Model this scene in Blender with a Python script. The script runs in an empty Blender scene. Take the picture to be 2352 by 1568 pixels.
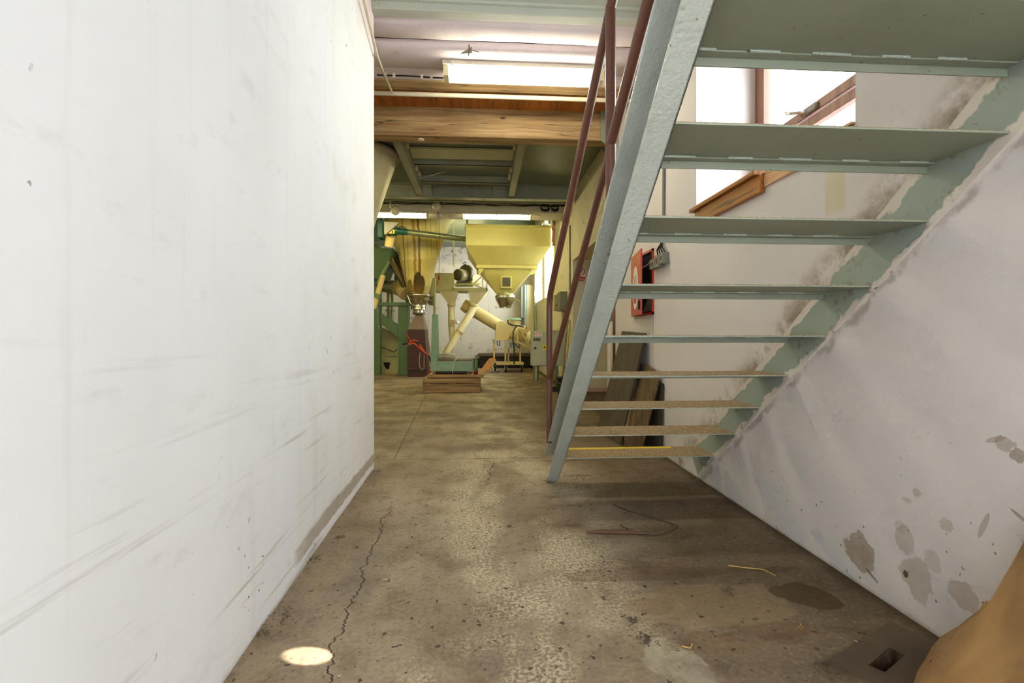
import bpy, math, random
from mathutils import Vector, Matrix, noise as mnoise
SC = bpy.context.scene
COL = SC.collection
R = math.radians
# ------------------------------------------------------------------ camera
F = 1087.3; YAW = .0624; CS, SN = math.cos(YAW), math.sin(YAW)
cam = bpy.data.objects.new('camera', bpy.data.cameras.new('camera')); COL.objects.link(cam)
cam.location = (0, 0, 1.0); cam.rotation_euler = (R(90), 0, -YAW)
cam.data.sensor_width = 36; cam.data.lens = 36 * F / 2352
cam.data.shift_y = -14 / 2352; cam.data.clip_start = .02; cam.data.clip_end = 200
SC.camera = cam
# ------------------------------------------------------------------ world, view
SC.view_settings.view_transform = 'Standard'; SC.view_settings.look = 'None'
SC.view_settings.gamma = 1; SC.view_settings.use_curve_mapping = False
SC.view_settings.exposure = 1.2
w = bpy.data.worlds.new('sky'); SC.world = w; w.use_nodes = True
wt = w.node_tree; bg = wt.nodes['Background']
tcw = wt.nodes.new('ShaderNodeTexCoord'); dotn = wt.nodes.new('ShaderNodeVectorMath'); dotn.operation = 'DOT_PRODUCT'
dotn.inputs[1].default_value = (.90, -.38, .20); wt.links.new(tcw.outputs['Generated'], dotn.inputs[0])   # sky made brighter to the right, added to light the left wall
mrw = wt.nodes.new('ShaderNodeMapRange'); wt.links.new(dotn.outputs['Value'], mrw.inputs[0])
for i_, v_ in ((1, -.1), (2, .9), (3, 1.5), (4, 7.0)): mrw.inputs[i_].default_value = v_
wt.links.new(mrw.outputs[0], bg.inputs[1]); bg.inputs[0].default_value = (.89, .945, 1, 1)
SC.cycles.max_bounces = 6; SC.cycles.diffuse_bounces = 4; SC.cycles.glossy_bounces = 2
SC.cycles.use_adaptive_sampling = True; SC.cycles.adaptive_threshold = .1; SC.cycles.adaptive_min_samples = 12
SC.cycles.transmission_bounces = 4; SC.cycles.transparent_max_bounces = 8
SC.cycles.sample_clamp_indirect = 6; SC.cycles.caustics_reflective = False; SC.cycles.caustics_refractive = False
def portal(name, loc, rot, sx, sy):
    l = bpy.data.lights.new(name, 'AREA'); l.shape = 'RECTANGLE'; l.size = sx; l.size_y = sy
    l.cycles.is_portal = True
    o = bpy.data.objects.new(name, l); COL.objects.link(o); o.location = loc; o.rotation_euler = rot
DOOR = (-.62, 1.3, 0, 2.75)   # doorway behind the camera: x0 x1 z0 z1
portal('door_daylight', ((DOOR[0] + DOOR[1]) / 2, -1.86, DOOR[3] / 2), (R(90), 0, 0), DOOR[1] - DOOR[0], DOOR[3])
portal('window_daylight', (2.03, 2.55, 2.45), (0, R(90), 0), 1.2, 1.45)
portal('hall_window_daylight', (1.93, 12.45, 2.98), (0, R(90), 0), 2.05, 3.95)
# unseen spot lamp added to put the small sun glint on the floor
sp = bpy.data.lights.new('sun_glint_spot', 'SPOT'); sp.energy = 700; sp.color = (1, .95, .84); sp.spot_size = R(2.5); sp.spot_blend = .55; sp.shadow_soft_size = .003
spo = bpy.data.objects.new('sun_glint_spot', sp); COL.objects.link(spo)
tgt = Vector((-.544, 1.515, 0)); spo.location = tgt + Vector((1.62, -.35, .95)).normalized() * 2.1
spo.rotation_euler = (tgt - spo.location).to_track_quat('-Z', 'Y').to_euler()
# ------------------------------------------------------------------ measuring helpers
def ray(x, y):
    a = (x - 1176) / F; b = (770 - y) / F
    return Vector((a * CS + SN, -a * SN + CS, b))
def q(x, y, Y):
    r = ray(x, y); t = Y / r.y; return Vector((r.x * t, Y, 1 + r.z * t))
def qX(x, y, X):
    r = ray(x, y); t = X / r.x; return Vector((X, r.y * t, 1 + r.z * t))
def qz(x, y, z=0):
    r = ray(x, y); t = (z - 1) / r.z; return Vector((r.x * t, r.y * t, z))
def px(n, Y): return n * Y / F
# ------------------------------------------------------------------ material helpers
def C(r, g, b):
    f = lambda v: (v / 255 / 12.92) if v <= 10 else ((v / 255 + .055) / 1.055) ** 2.4
    return (f(r), f(g), f(b), 1)
class NT:
    def __init__(s, name):
        s.cache = {}; s.mat = bpy.data.materials.new(name); s.mat.use_nodes = True; s.t = s.mat.node_tree
        s.b = s.t.nodes['Principled BSDF']; s.co = s.n('ShaderNodeTexCoord').outputs['Object']
    def n(s, typ, **k):
        o = s.t.nodes.new(typ)
        for a, v in k.items(): setattr(o, a, v)
        return o
    def lk(s, v, sock):
        if isinstance(v, bpy.types.NodeSocket): s.t.links.new(v, sock)
        else: sock.default_value = v
    def m(s, op, a, b=0., c=0.):
        o = s.n('ShaderNodeMath', operation=op)
        s.lk(a, o.inputs[0]); s.lk(b, o.inputs[1]); s.lk(c, o.inputs[2]); return o.outputs[0]
    def xyz(s):
        o = s.n('ShaderNodeSeparateXYZ'); s.lk(s.co, o.inputs[0]); return o.outputs
    def sc(s, v, loc=(0, 0, 0), rot=(0, 0, 0)):
        o = s.n('ShaderNodeMapping'); s.lk(s.co, o.inputs[0]); o.inputs['Scale'].default_value = v
        o.inputs['Location'].default_value = loc; o.inputs['Rotation'].default_value = rot; return o.outputs[0]
    def noise(s, scale, detail=4, vec=None, rough=.55):
        detail = min(detail, 4); key = (round(scale, 3), detail, rough)
        if vec is None and key in s.cache: return s.cache[key]
        o = s.n('ShaderNodeTexNoise'); s.lk(vec if vec is not None else s.co, o.inputs['Vector'])
        o.inputs['Scale'].default_value = scale; o.inputs['Detail'].default_value = detail; o.inputs['Roughness'].default_value = rough
        if vec is None: s.cache[key] = o.outputs['Fac']
        return o.outputs['Fac']
    def vor(s, scale, vec=None):
        o = s.n('ShaderNodeTexVoronoi'); s.lk(vec if vec is not None else s.co, o.inputs['Vector']); o.inputs['Scale'].default_value = scale
        return o.outputs['Distance']
    def st(s, v, a, b, lo=0., hi=1.):
        o = s.n('ShaderNodeMapRange', interpolation_type='SMOOTHSTEP'); s.lk(v, o.inputs[0])
        for i, x in enumerate((a, b, lo, hi)): s.lk(x, o.inputs[i + 1])
        return o.outputs[0]
    def mix(s, f, a, b, mode='MIX'):
        o = s.n('ShaderNodeMix', data_type='RGBA', blend_type=mode)
        s.lk(f, o.inputs[0]); s.lk(a, o.inputs[6]); s.lk(b, o.inputs[7]); return o.outputs[2]
    def bump(s, h, strength=.3, dist=.01):
        o = s.n('ShaderNodeBump'); o.inputs['Strength'].default_value = strength; o.inputs['Distance'].default_value = dist
        s.lk(h, o.inputs['Height']); s.lk(o.outputs[0], s.b.inputs['Normal'])
    def out(s, col, rough=.6, metal=0., spec=None):
        s.lk(col, s.b.inputs['Base Color']); s.lk(rough, s.b.inputs['Roughness']); s.lk(metal, s.b.inputs['Metallic'])
        if spec is not None: s.b.inputs['Specular IOR Level'].default_value = spec
        return s.mat
    def specks(s, scale, size, seed=0.):
        """scattered little flecks"""
        ns_ = s.n('ShaderNodeTexNoise'); s.lk(s.co, ns_.inputs['Vector']); ns_.inputs['Scale'].default_value = scale * 2.2; ns_.inputs['Detail'].default_value = 1
        ad = s.n('ShaderNodeVectorMath', operation='MULTIPLY_ADD'); s.lk(ns_.outputs['Color'], ad.inputs[0]); ad.inputs[1].default_value = (.9 / scale,) * 3; s.lk(s.sc((1, 1, 1), (seed, seed * 1.7, seed * .6)), ad.inputs[2])
        v = s.n('ShaderNodeTexVoronoi'); s.lk(ad.outputs[0], v.inputs['Vector']); v.inputs['Scale'].default_value = scale
        keep = s.n('ShaderNodeSeparateColor'); s.lk(v.outputs['Color'], keep.inputs[0])
        d = s.m('LESS_THAN', v.outputs['Distance'], s.m('MULTIPLY', s.m('POWER', keep.outputs[0], 4.), size))
        return s.m('MULTIPLY', d, s.m('GREATER_THAN', keep.outputs[1], .45))
def paint(name, col, dark=.75, rough=.5, metal=0., scale=3, dirt=(70, 50, 30), dirtamt=.25, bump=.15, bs=60, fleck=True):
    s = NT(name); b = C(*col); d = tuple(v * dark for v in b[:3]) + (1,)
    c = s.mix(s.st(s.noise(scale, 6), .35, .75), b, d)
    if dirtamt: c = s.mix(s.st(s.noise(scale * 2.3, 8, rough=.7), .58, .8, 0, dirtamt * 2), c, C(*dirt))
    if fleck: c = s.mix(s.m('MULTIPLY', s.specks(44, .2), .8), c, C(*dirt))
    s.bump(s.noise(bs, 3), bump, .004)
    return s.out(c, rough, metal)
def wood(name, c1, c2, axis=0, scale=1., rough=.65, knots=True, dark=(45, 30, 18)):
    s = NT(name); v = [14, 14, 14]; v[axis] = .9
    g = s.noise(scale, 7, s.sc(tuple(v)), .62)
    v2 = [60, 60, 60]; v2[axis] = 1.5
    g2 = s.noise(scale, 4, s.sc(tuple(v2)))
    c = s.mix(s.st(g, .35, .68), C(*c1), C(*c2))
    c = s.mix(s.st(g2, .5, .75, 0, .45), c, C(*dark))
    c = s.mix(s.st(s.noise(1.7, 5), .55, .75, 0, .35), c, C(*dark))
    if knots:
        v3 = [3.2, 3.2, 3.2]; v3[axis] = 1.5
        k = s.vor(1., s.sc(tuple(v3))); c = s.mix(s.st(k, .09, .05, 0, .85), c, C(*dark))
        v4 = [9, 9, 9]; v4[axis] = .35
        ck = s.noise(1, 2, s.sc(tuple(v4))); c = s.mix(s.st(s.m('ABSOLUTE', s.m('SUBTRACT', ck, .5)), .008, .0, 0, .8), c, C(*dark))
    s.bump(g2, .25, .004)
    return s.out(c, rough)
def flat(name, col, rough=.5, metal=0.):
    s = NT(name); n = s.noise(18, 3); b = C(*col)
    return s.out(s.mix(s.st(n, .3, .8, 0, .35), b, tuple(v * .7 for v in b[:3]) + (1,)), rough, metal)
def emit(name, col, strength):
    s = NT(name); s.out(C(250, 250, 240), .4); s.b.inputs['Emission Color'].default_value = (*col, 1); s.b.inputs['Emission Strength'].default_value = strength; return s.mat
def glass(name):
    s = NT(name); t = s.n('ShaderNodeBsdfTransparent'); g = s.n('ShaderNodeBsdfGlossy'); g.inputs['Roughness'].default_value = .03
    x = s.n('ShaderNodeMixShader'); x.inputs[0].default_value = .07
    t.inputs[0].default_value = (.96, .98, .97, 1)
    s.t.links.new(g.outputs[0], x.inputs[2]); s.t.links.new(t.outputs[0], x.inputs[1]); s.t.links.new(g.outputs[0], x.inputs[2])
    s.t.links.new(x.outputs[0], s.t.nodes['Material Output'].inputs['Surface']); return s.mat
# ------------------------------------------------------------------ special materials
def lineside(s, X, Y, a, b):
    """signed distance of (X, Y) from the line a-b"""
    dx, dy = b[0] - a[0], b[1] - a[1]; L = math.hypot(dx, dy)
    return s.m('ADD', s.m('MULTIPLY', s.m('SUBTRACT', X, a[0]), dy / L), s.m('MULTIPLY', s.m('SUBTRACT', Y, a[1]), -dx / L))
def blob(s, X, Y, cx, cy, rx, ry, wob, rot=0.):
    """1 inside a ragged ellipse"""
    c, n = math.cos(rot), math.sin(rot)
    u = s.m('SUBTRACT', X, cx); v = s.m('SUBTRACT', Y, cy)
    wob = s.m('MULTIPLY', s.m('SUBTRACT', s.noise(2. ** round(math.log2(1.1 / max(rx, ry))), 4, rough=.6), .5), 1.5)
    p = s.m('DIVIDE', s.m('ADD', s.m('MULTIPLY', u, c), s.m('MULTIPLY', v, n)), rx)
    r = s.m('DIVIDE', s.m('SUBTRACT', s.m('MULTIPLY', v, c), s.m('MULTIPLY', u, n)), ry)
    d = s.m('SQRT', s.m('ADD', s.m('MULTIPLY', p, p), s.m('MULTIPLY', r, r)))
    return s.st(s.m('ADD', d, wob), 1.06, .9)
def floor_mat():
    s = NT('worn_concrete'); X, Y, Z = s.xyz()
    n1 = s.noise(1.1, 8, rough=.6); n2 = s.noise(4.5, 9, rough=.68); fine = s.noise(55, 5, rough=.7); mid = s.noise(14, 6)
    c = s.mix(s.st(n1, .3, .7), C(164, 146, 122), C(130, 112, 90))
    c = s.mix(s.st(n2, .45, .72, 0, .6), c, C(108, 92, 70))
    # right half darkened: dirt plus the stairs' shade put into the colour
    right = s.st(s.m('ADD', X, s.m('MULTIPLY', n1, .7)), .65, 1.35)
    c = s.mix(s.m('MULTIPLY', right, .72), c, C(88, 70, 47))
    c = s.mix(s.st(mid, .5, .75, 0, .45), c, C(92, 78, 58)); c = s.mix(s.st(fine, .5, .72, 0, .5), c, C(84, 70, 52)); c = s.mix(s.st(fine, .48, .3, 0, .22), c, C(200, 186, 158))
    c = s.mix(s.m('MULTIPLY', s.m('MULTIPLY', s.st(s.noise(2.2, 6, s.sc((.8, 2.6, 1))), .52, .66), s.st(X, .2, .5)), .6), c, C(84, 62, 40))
    # flecked pale paint rubbed through to concrete along the walkway
    strip = s.m('MULTIPLY', s.st(s.m('ADD', X, s.m('MULTIPLY', n1, .5)), -.12, .22), s.st(s.m('ADD', X, s.m('MULTIPLY', n1, .5)), .95, .6))
    strip = s.m('MULTIPLY', strip, s.st(s.noise(2.6, 7, s.sc((1, .55, 1), (3, 1, 0))), .42, .58))
    fl = s.st(s.noise(75, 4, rough=.75), .45, .56)
    c = s.mix(s.m('MULTIPLY', s.m('MULTIPLY', strip, fl), .85), c, C(212, 198, 166))
    # pale bare patches at the front
    pat = blob(s, X, Y, .60, 1.37, .085, .16, 0, .25)
    c = s.mix(s.m('MULTIPLY', pat, s.st(mid, .3, .6, .1, .5)), c, C(192, 180, 156))
    sq = blob(s, X, Y, .82, 1.72, .32, .16, s.m('MULTIPLY', n2, .3), .1)
    c = s.mix(s.m('MULTIPLY', sq, .28), c, C(176, 150, 108))
    # wet stain and brown scuffs
    c = s.mix(s.m('MULTIPLY', blob(s, X, Y, 1.23, 1.75, .115, .085, s.m('MULTIPLY', mid, .3), -.4), .75), c, C(70, 50, 24))
    c = s.mix(s.m('MULTIPLY', blob(s, X, Y, .74, 1.95, .36, .06, 0), .35), c, C(88, 60, 34))
    for cx, cy, r in ((.75, 1.5, .06), (1.0, 1.55, .05), (.62, 1.72, .05)):
        c = s.mix(s.m('MULTIPLY', blob(s, X, Y, cx, cy, r * 2.2, r, 0), .3), c, C(110, 72, 36))
    # tyre grey patches left of the walkway
    c = s.mix(s.m('MULTIPLY', s.m('MULTIPLY', s.st(s.noise(1.9, 5, s.sc((1.6, .7, 1), (7, 2, 0))), .55, .68), s.st(X, .6, .1)), .45), c, C(110, 98, 84))
    # crack
    wig = s.m('MULTIPLY', s.m('SUBTRACT', s.noise(6, 5, s.sc((.02, 1, 1)), .7), .5), .16)
    dl = s.m('ADD', lineside(s, X, Y, (-.462, 1.39), (-.535, 2.63)), wig)
    ck = s.m('MULTIPLY', s.st(s.m('ABSOLUTE', dl), .0042, .0018), s.m('MULTIPLY', s.st(Y, 2.9, 2.7), s.st(fine, .2, .42)))
    wig2 = s.m('MULTIPLY', s.m('SUBTRACT', s.noise(7, 5, s.sc((.02, 1, 1), (0, 9, 0)), .7), .5), .2)
    d2 = s.m('ADD', lineside(s, X, Y, (.03, 3.2), (.09, 3.75)), wig2)
    ck2 = s.m('MULTIPLY', s.st(s.m('ABSOLUTE', d2), .006, .002), s.m('MULTIPLY', s.st(Y, 3.75, 3.7), s.st(Y, 3.12, 3.2)))
    # slab joints
    j1 = s.st(s.m('ABSOLUTE', s.m('SUBTRACT', Y, s.m('ADD', 3.85, s.m('MULTIPLY', fine, .01)))), .009, .003)
    j2 = s.m('MULTIPLY', s.st(s.m('ABSOLUTE', lineside(s, X, Y, (-.72, 4.0), (-1.0, 9))), .01, .004), s.st(Y, 3.86, 3.9))
    lines = s.m('MAXIMUM', s.m('MAXIMUM', ck, ck2), s.m('MULTIPLY', s.m('MAXIMUM', j1, j2), .6))
    c = s.mix(s.m('MULTIPLY', lines, .9), c, C(48, 36, 24))
    # far hall: horizontal damp bands and sawdust
    far = s.st(Y, 3.8, 4.6)
    c = s.mix(s.m('MULTIPLY', s.m('MULTIPLY', far, s.st(s.noise(1.3, 7, s.sc((.8, 1.7, 1))), .45, .62)), .55), c, C(84, 72, 46))
    c = s.mix(s.m('MULTIPLY', s.m('MULTIPLY', s.st(Y, 8, 9), s.st(s.noise(3, 6), .52, .68)), .5), c, C(196, 150, 84))
    # dirt gathered along the wall foot
    ed = s.m('MULTIPLY', s.st(X, -.50, -.76), s.st(Y, 4, 3.5))
    c = s.mix(s.m('MULTIPLY', ed, .35), c, C(110, 92, 68))
    edr = s.st(s.m('ADD', X, s.m('MULTIPLY', mid, .06)), 1.46, 1.54)
    c = s.mix(s.m('MULTIPLY', edr, .75), c, C(60, 45, 26))
    c = s.mix(s.m('MULTIPLY', s.specks(38, .36, 2.), .8), c, C(50, 38, 24))
    c = s.mix(s.m('MULTIPLY', s.specks(13, .16, 5.), .85), c, C(40, 28, 18))
    c = s.mix(s.m('MULTIPLY', s.specks(70, .35, 11.), .6), c, C(60, 46, 30))
    c = s.mix(s.m('MULTIPLY', s.specks(16, .10, 8.), .8), c, C(225, 215, 195))
    h = s.m('SUBTRACT', s.m('ADD', s.m('MULTIPLY', fine, .5), mid), s.m('MULTIPLY', lines, 2.))
    s.bump(h, .35, .004)
    return s.out(c, s.st(n2, .3, .7, .62, .8), spec=.35)
def wall_mat(name, base, kind):
    s = NT(name); X, Y, Z = s.xyz()
    n1 = s.noise(1.3, 7, rough=.6); n2 = s.noise(8, 6, rough=.65); fine = s.noise(90, 3)
    b = C(*base)
    c = s.mix(s.st(n1, .35, .75, 0, .5), b, tuple(v * .9 for v in b[:3]) + (1,))
    if kind == 'left':
        scr = s.noise(1, 6, s.sc((.4, .9, 22), rot=(.42, 0, 0)), .6)     # long slanting scuffs
        low = s.st(Z, 1.25, .2)
        c = s.mix(s.m('MULTIPLY', s.m('MULTIPLY', s.st(scr, .56, .70), s.st(n1, .35, .6)), s.m('MULTIPLY', low, .7)), c, C(176, 168, 156))
        sm_ = s.noise(1, 7, s.sc((1, 3.5, 9), (4, 0, 0), rot=(-.25, 0, 0)), .7)
        c = s.mix(s.st(sm_, .56, .75, 0, .2), c, C(190, 186, 178))
        c = s.mix(s.st(s.noise(1, 6, s.sc((1, 14, .7)), .6), .55, .72, 0, .10), c, C(186, 182, 172))
        c = s.mix(s.m('MULTIPLY', s.m('MULTIPLY', s.st(s.noise(2.4, 7), .55, .7), s.st(Y, 1.6, 3)), .22), c, C(205, 190, 160))
        zz = s.m('ADD', Z, s.m('MULTIPLY', n2, .05))
        band = s.m('MULTIPLY', s.m('MULTIPLY', s.st(zz, .065, .08), s.st(zz, .155, .135)), s.st(s.m('ADD', Y, s.m('MULTIPLY', n2, .5)), 2.15, 2.4))
        c = s.mix(s.m('MULTIPLY', band, .75), c, C(168, 152, 128))
        c = s.mix(s.m('MULTIPLY', s.st(s.m('ADD', Z, s.m('MULTIPLY', n2, .05)), .045, .015), .35), c, C(140, 122, 96))
        c = s.mix(s.m('MULTIPLY', s.m('MULTIPLY', s.specks(16, .16, 1.), s.st(n1, .55, .4)), .8), c, C(90, 82, 74))
        c = s.mix(s.m('MULTIPLY', s.m('MULTIPLY', s.specks(30, .2, 4.), s.st(Z, .8, .1)), .8), c, C(110, 96, 80))
        pink = s.m('MULTIPLY', s.st(Z, 3.0, 3.3), s.st(Y, 2.6, 3.3))
        c = s.mix(s.m('MULTIPLY', pink, .7), c, C(226, 196, 196))  # pink light on the top far corner, painted into the plaster
    if kind == 'right':
        wob = s.m('MULTIPLY', n2, .28)
        def bl(x, y, rx, ry, a, col=(150, 130, 92), rot=0.):
            nonlocal c
            p = qX(x, y, 1.513)
            f = blob(s, Y, Z, p.y, p.z, rx, ry, wob, rot)
            c = s.mix(s.m('MULTIPLY', f, s.st(n2, .3, .7, a * .7, a)), c, C(*col))
        bl(1975, 1268, .075, .075, .8, (138, 116, 80)); bl(2078, 1240, .04, .055, .4); bl(2105, 1330, .06, .07, .5)
        bl(2215, 1365, .05, .045, .5); bl(2175, 1205, .022, .022, .45); bl(2108, 1132, .018, .016, .5); bl(2085, 1148, .02, .01, .35)
        bl(2145, 1290, .03, .04, .3); bl(2070, 1210, .025, .025, .3)
        bl(2005, 1322, .035, .006, .9, (96, 80, 54), .45); bl(2262, 1205, .008, .05, .6, (140, 128, 110), .35); bl(2345, 1186, .03, .005, .7, (120, 108, 92), .5); bl(2082, 1318, .012, .014, .9, (70, 54, 36)); bl(1880, 1230, .04, .03, .25, (150, 150, 160))
        bl(2310, 1020, .03, .02, .6, (150, 134, 110)); bl(2340, 1045, .02, .02, .7, (130, 110, 84)); bl(2285, 1010, .03, .008, .6, (150, 134, 110), -.4)
        # yellow damp stripe under the window and brown smears along the stringer
        ys = s.m('MULTIPLY', s.m('MULTIPLY', s.st(s.m('ABSOLUTE', s.m('SUBTRACT', Y, s.m('ADD', 1.925, s.m('MULTIPLY', n2, .03)))), .065, .05), s.st(Z, 1.5, 1.55)), s.st(Z, 1.9, 1.75))
        c = s.mix(s.m('MULTIPLY', ys, .5), c, C(205, 190, 130))
        # distance above the stringer's lower line (YZ plane)
        ln = s.m('MULTIPLY', s.m('SUBTRACT', s.m('ADD', Z, s.m('MULTIPLY', Y, .7915)), 2.5455), .784)
        lw = s.m('ADD', ln, s.m('MULTIPLY', s.m('SUBTRACT', n2, .5), .12))
        sm = s.m('MULTIPLY', s.st(lw, .16, .21), s.st(lw, .36, .22))
        str_ = s.noise(1, 6, s.sc((1, 5, 5), rot=(.67, 0, 0)), .7)
        c = s.mix(s.m('MULTIPLY', s.m('MULTIPLY', sm, s.st(str_, .38, .6)), .75), c, C(128, 102, 68))
        sm2 = s.m('MULTIPLY', s.st(s.m('ABSOLUTE', s.m('ADD', lw, .01)), .03, .005), s.st(n2, .35, .6))
        c = s.mix(s.m('MULTIPLY', sm2, .45), c, C(120, 98, 70))
        c = s.mix(s.m('MULTIPLY', s.m('MULTIPLY', s.specks(28, .22, 3.), s.st(Z, .9, .2)), .8), c, C(80, 66, 50))
        c = s.mix(s.m('MULTIPLY', s.specks(10, .1, 7.), .7), c, C(90, 76, 60))
        c = s.mix(s.m('MULTIPLY', s.m('MULTIPLY', s.st(Y, 3.6, 4.6), s.st(n1, .4, .7)), .3), c, C(222, 205, 160))
        st_ = s.st(s.m('ABSOLUTE', s.m('SUBTRACT', Y, 4.11)), .012, .006)
        c = s.mix(s.m('MULTIPLY', s.m('MULTIPLY', st_, s.st(Z, 1.2, 1.15)), .5), c, C(190, 160, 100))
        c = s.mix(s.m('MULTIPLY', s.st(s.m('ADD', Z, s.m('MULTIPLY', n2, .04)), .04, .01), .6), c, C(120, 98, 66))
    if kind == 'hall':
        c = s.mix(s.m('MULTIPLY', s.st(s.noise(3.5, 8, rough=.7), .58, .74), .6), c, C(110, 98, 80))
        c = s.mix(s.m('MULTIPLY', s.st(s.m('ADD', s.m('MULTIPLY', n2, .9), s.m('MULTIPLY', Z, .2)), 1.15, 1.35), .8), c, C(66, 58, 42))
        c = s.mix(s.m('MULTIPLY', s.st(s.noise(2, 4, s.sc((9, 9, .25))), .62, .7), .25), c, C(130, 120, 96))
    s.bump(s.m('ADD', s.m('MULTIPLY', fine, .35), n2), .22 if kind != 'left' else .12, .006)
    return s.out(c, .85, spec=.25)
M = {}
M['floor'] = floor_mat()
M['wall_left'] = wall_mat('white_plaster_scuffed', (243, 243, 243), 'left')
M['wall_right'] = wall_mat('white_plaster_stained', (218, 212, 208), 'right')
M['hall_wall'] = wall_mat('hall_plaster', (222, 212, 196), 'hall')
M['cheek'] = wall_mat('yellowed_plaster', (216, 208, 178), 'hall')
M['lilac'] = paint('lilac_whitewash', (224, 210, 212), .9, .75, scale=2, dirt=(150, 120, 110), dirtamt=.2, bump=.5, bs=40)
M['ceil'] = paint('ceiling_paint', (184, 186, 172), .92, .5, scale=1.5, dirt=(140, 120, 90), dirtamt=.1, bs=30)
M['teal'] = paint('grey_green_enamel', (148, 155, 138), .88, .42, scale=3, dirt=(96, 78, 54), dirtamt=.16, bump=.12, bs=45)
M['stringer'] = paint('blue_grey_enamel', (172, 177, 168), .86, .34, scale=5, dirt=(130, 96, 60), dirtamt=.16, bump=1., bs=75)
M['steelceil'] = paint('olive_steel_paint', (112, 122, 98), .85, .28, scale=2, dirt=(60, 56, 40), dirtamt=.15, bs=20)
M['steelceil2'] = paint('grey_beam_paint', (148, 150, 128), .8, .4, scale=2, dirt=(60, 56, 40), dirtamt=.3)
def dusty():
    s = NT('dusty_checker_plate'); X, Y, Z = s.xyz()
    a = s.m('SINE', s.m('ADD', s.m('MULTIPLY', X, 260.), s.m('MULTIPLY', Y, 420.)))
    b_ = s.noise(70, 4)
    c = s.mix(s.st(b_, .35, .65), C(176, 152, 112), C(128, 104, 72)); c = s.mix(s.st(a, .4, .9, 0, .35), c, C(96, 76, 50))
    s.bump(a, .4, .003); return s.out(c, .8)
M['dusty'] = dusty()
M['weld'] = paint('weld_bead', (176, 188, 176), .85, .45, bump=1., bs=150, dirtamt=.1)
def wallstringer():
    s = NT('patchy_enamel_and_plaster'); X, Y, Z = s.xyz()
    n = s.noise(5, 7, rough=.65); c = s.mix(s.st(s.noise(2, 4), .3, .7), C(150, 160, 148), C(140, 150, 140))
    ln = s.m('MULTIPLY', s.m('SUBTRACT', s.m('ADD', Z, s.m('MULTIPLY', Y, .7915)), 2.5455), .784)
    e = s.m('ADD', ln, s.m('MULTIPLY', s.m('SUBTRACT', n, .5), .16))
    pl = s.m('MAXIMUM', s.st(e, .165, .175), s.st(e, .03, .02))
    c = s.mix(pl, c, C(206, 198, 186)); c = s.mix(s.st(s.noise(11, 8, rough=.7), .56, .72, 0, .7), c, C(112, 90, 60))
    c = s.mix(s.specks(40, .3), c, C(60, 48, 34)); s.bump(s.m('ADD', n, pl), .4, .004); return s.out(c, .6)
M['wallstringer'] = wallstringer()
M['yellow'] = flat('yellow_line_paint', (226, 196, 30), .6)
M['rail'] = paint('red_brown_enamel', (98, 58, 43), .85, .32, scale=6, dirt=(150, 110, 96), dirtamt=.12, bump=.1)
M['beam'] = wood('rough_sawn_timber', (188, 158, 112), (146, 112, 70), 0, 1.)
M['plank'] = wood('varnished_planks', (190, 116, 48), (150, 84, 32), 1, 1., .5)
M['sill'] = wood('orange_pine', (176, 110, 40), (140, 82, 26), 1, 1., .45)
M['sunpine'] = wood('sunlit_pine', (222, 176, 130), (196, 148, 102), 1, 1., .6)  # lighter copy of the sill wood, sunlight put into its colour
M['winframe'] = wood('brown_window_paint', (150, 104, 82), (122, 80, 62), 2, 1., .5, knots=False)
M['board'] = wood('dark_shuttering_board', (84, 72, 50), (62, 52, 36), 2, 1., .75, knots=False)
M['splinter'] = wood('splintered_board', (112, 88, 56), (84, 64, 40), 2, 1., .75)
M['splitwood'] = wood('fresh_split_wood', (196, 138, 62), (140, 90, 34), 2, 1., .8, knots=False)
M['pallet'] = wood('pallet_wood', (184, 150, 100), (136, 106, 66), 0, 1., .8)
M['ply'] = wood('plywood', (186, 146, 98), (160, 120, 74), 0, 1., .7, knots=False)
M['glass'] = glass('window_glass')
M['black'] = flat('black_rubber', (24, 22, 20), .7)
M['dark'] = flat('void_shade', (14, 12, 10), .9)  # near-black colour standing for the shade inside holes and gaps
M['cable_white'] = flat('cream_conduit', (212, 202, 178), .5)
M['red'] = paint('fire_red_enamel', (190, 48, 28), .8, .4, scale=6, dirt=(120, 60, 40), dirtamt=.15)
M['greybox'] = paint('grey_plastic', (128, 126, 116), .85, .5, scale=10)
M['lampbody'] = paint('lamp_housing', (206, 198, 180), .9, .5, dirtamt=.15)
M['lamp_near'] = emit('lit_tube_diffuser', (1, .93, .72), 15)
M['lamp_far'] = emit('lit_tube_diffuser_warm', (1, .88, .43), 20)
M['clear'] = flat('yellowed_plastic', (224, 212, 170), .25)
M['cream'] = paint('cream_machine_paint', (226, 214, 168), .9, .42, scale=2, dirt=(110, 90, 50), dirtamt=.2, bump=.05)
M['hopper'] = paint('yellow_cream_paint', (214, 204, 122), .92, .42, scale=2, dirt=(110, 90, 50), dirtamt=.12, bump=.05)
M['creamdirty'] = paint('dusty_cream_paint', (206, 184, 120), .85, .55, scale=3, dirt=(120, 96, 50), dirtamt=.35)
M['olive'] = paint('olive_cream_paint', (176, 170, 112), .85, .5, scale=3, dirt=(80, 72, 40), dirtamt=.3)
M['green'] = paint('machine_green', (92, 118, 80), .85, .5, scale=3, dirt=(44, 44, 28), dirtamt=.2)
M['scalegreen'] = paint('pale_green_hammered', (146, 178, 144), .8, .55, scale=12, dirt=(70, 60, 40), dirtamt=.4, bs=80, bump=.4)
M['teal_dark'] = paint('dark_teal_gearbox', (22, 84, 70), .8, .4, scale=6)
M['stainless'] = paint('stainless', (196, 190, 172), .9, .24, 1., dirtamt=0, fleck=False, bump=.03)
M['galv'] = paint('galvanised_tube', (160, 162, 128), .85, .34, .7, dirtamt=.1)
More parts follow.
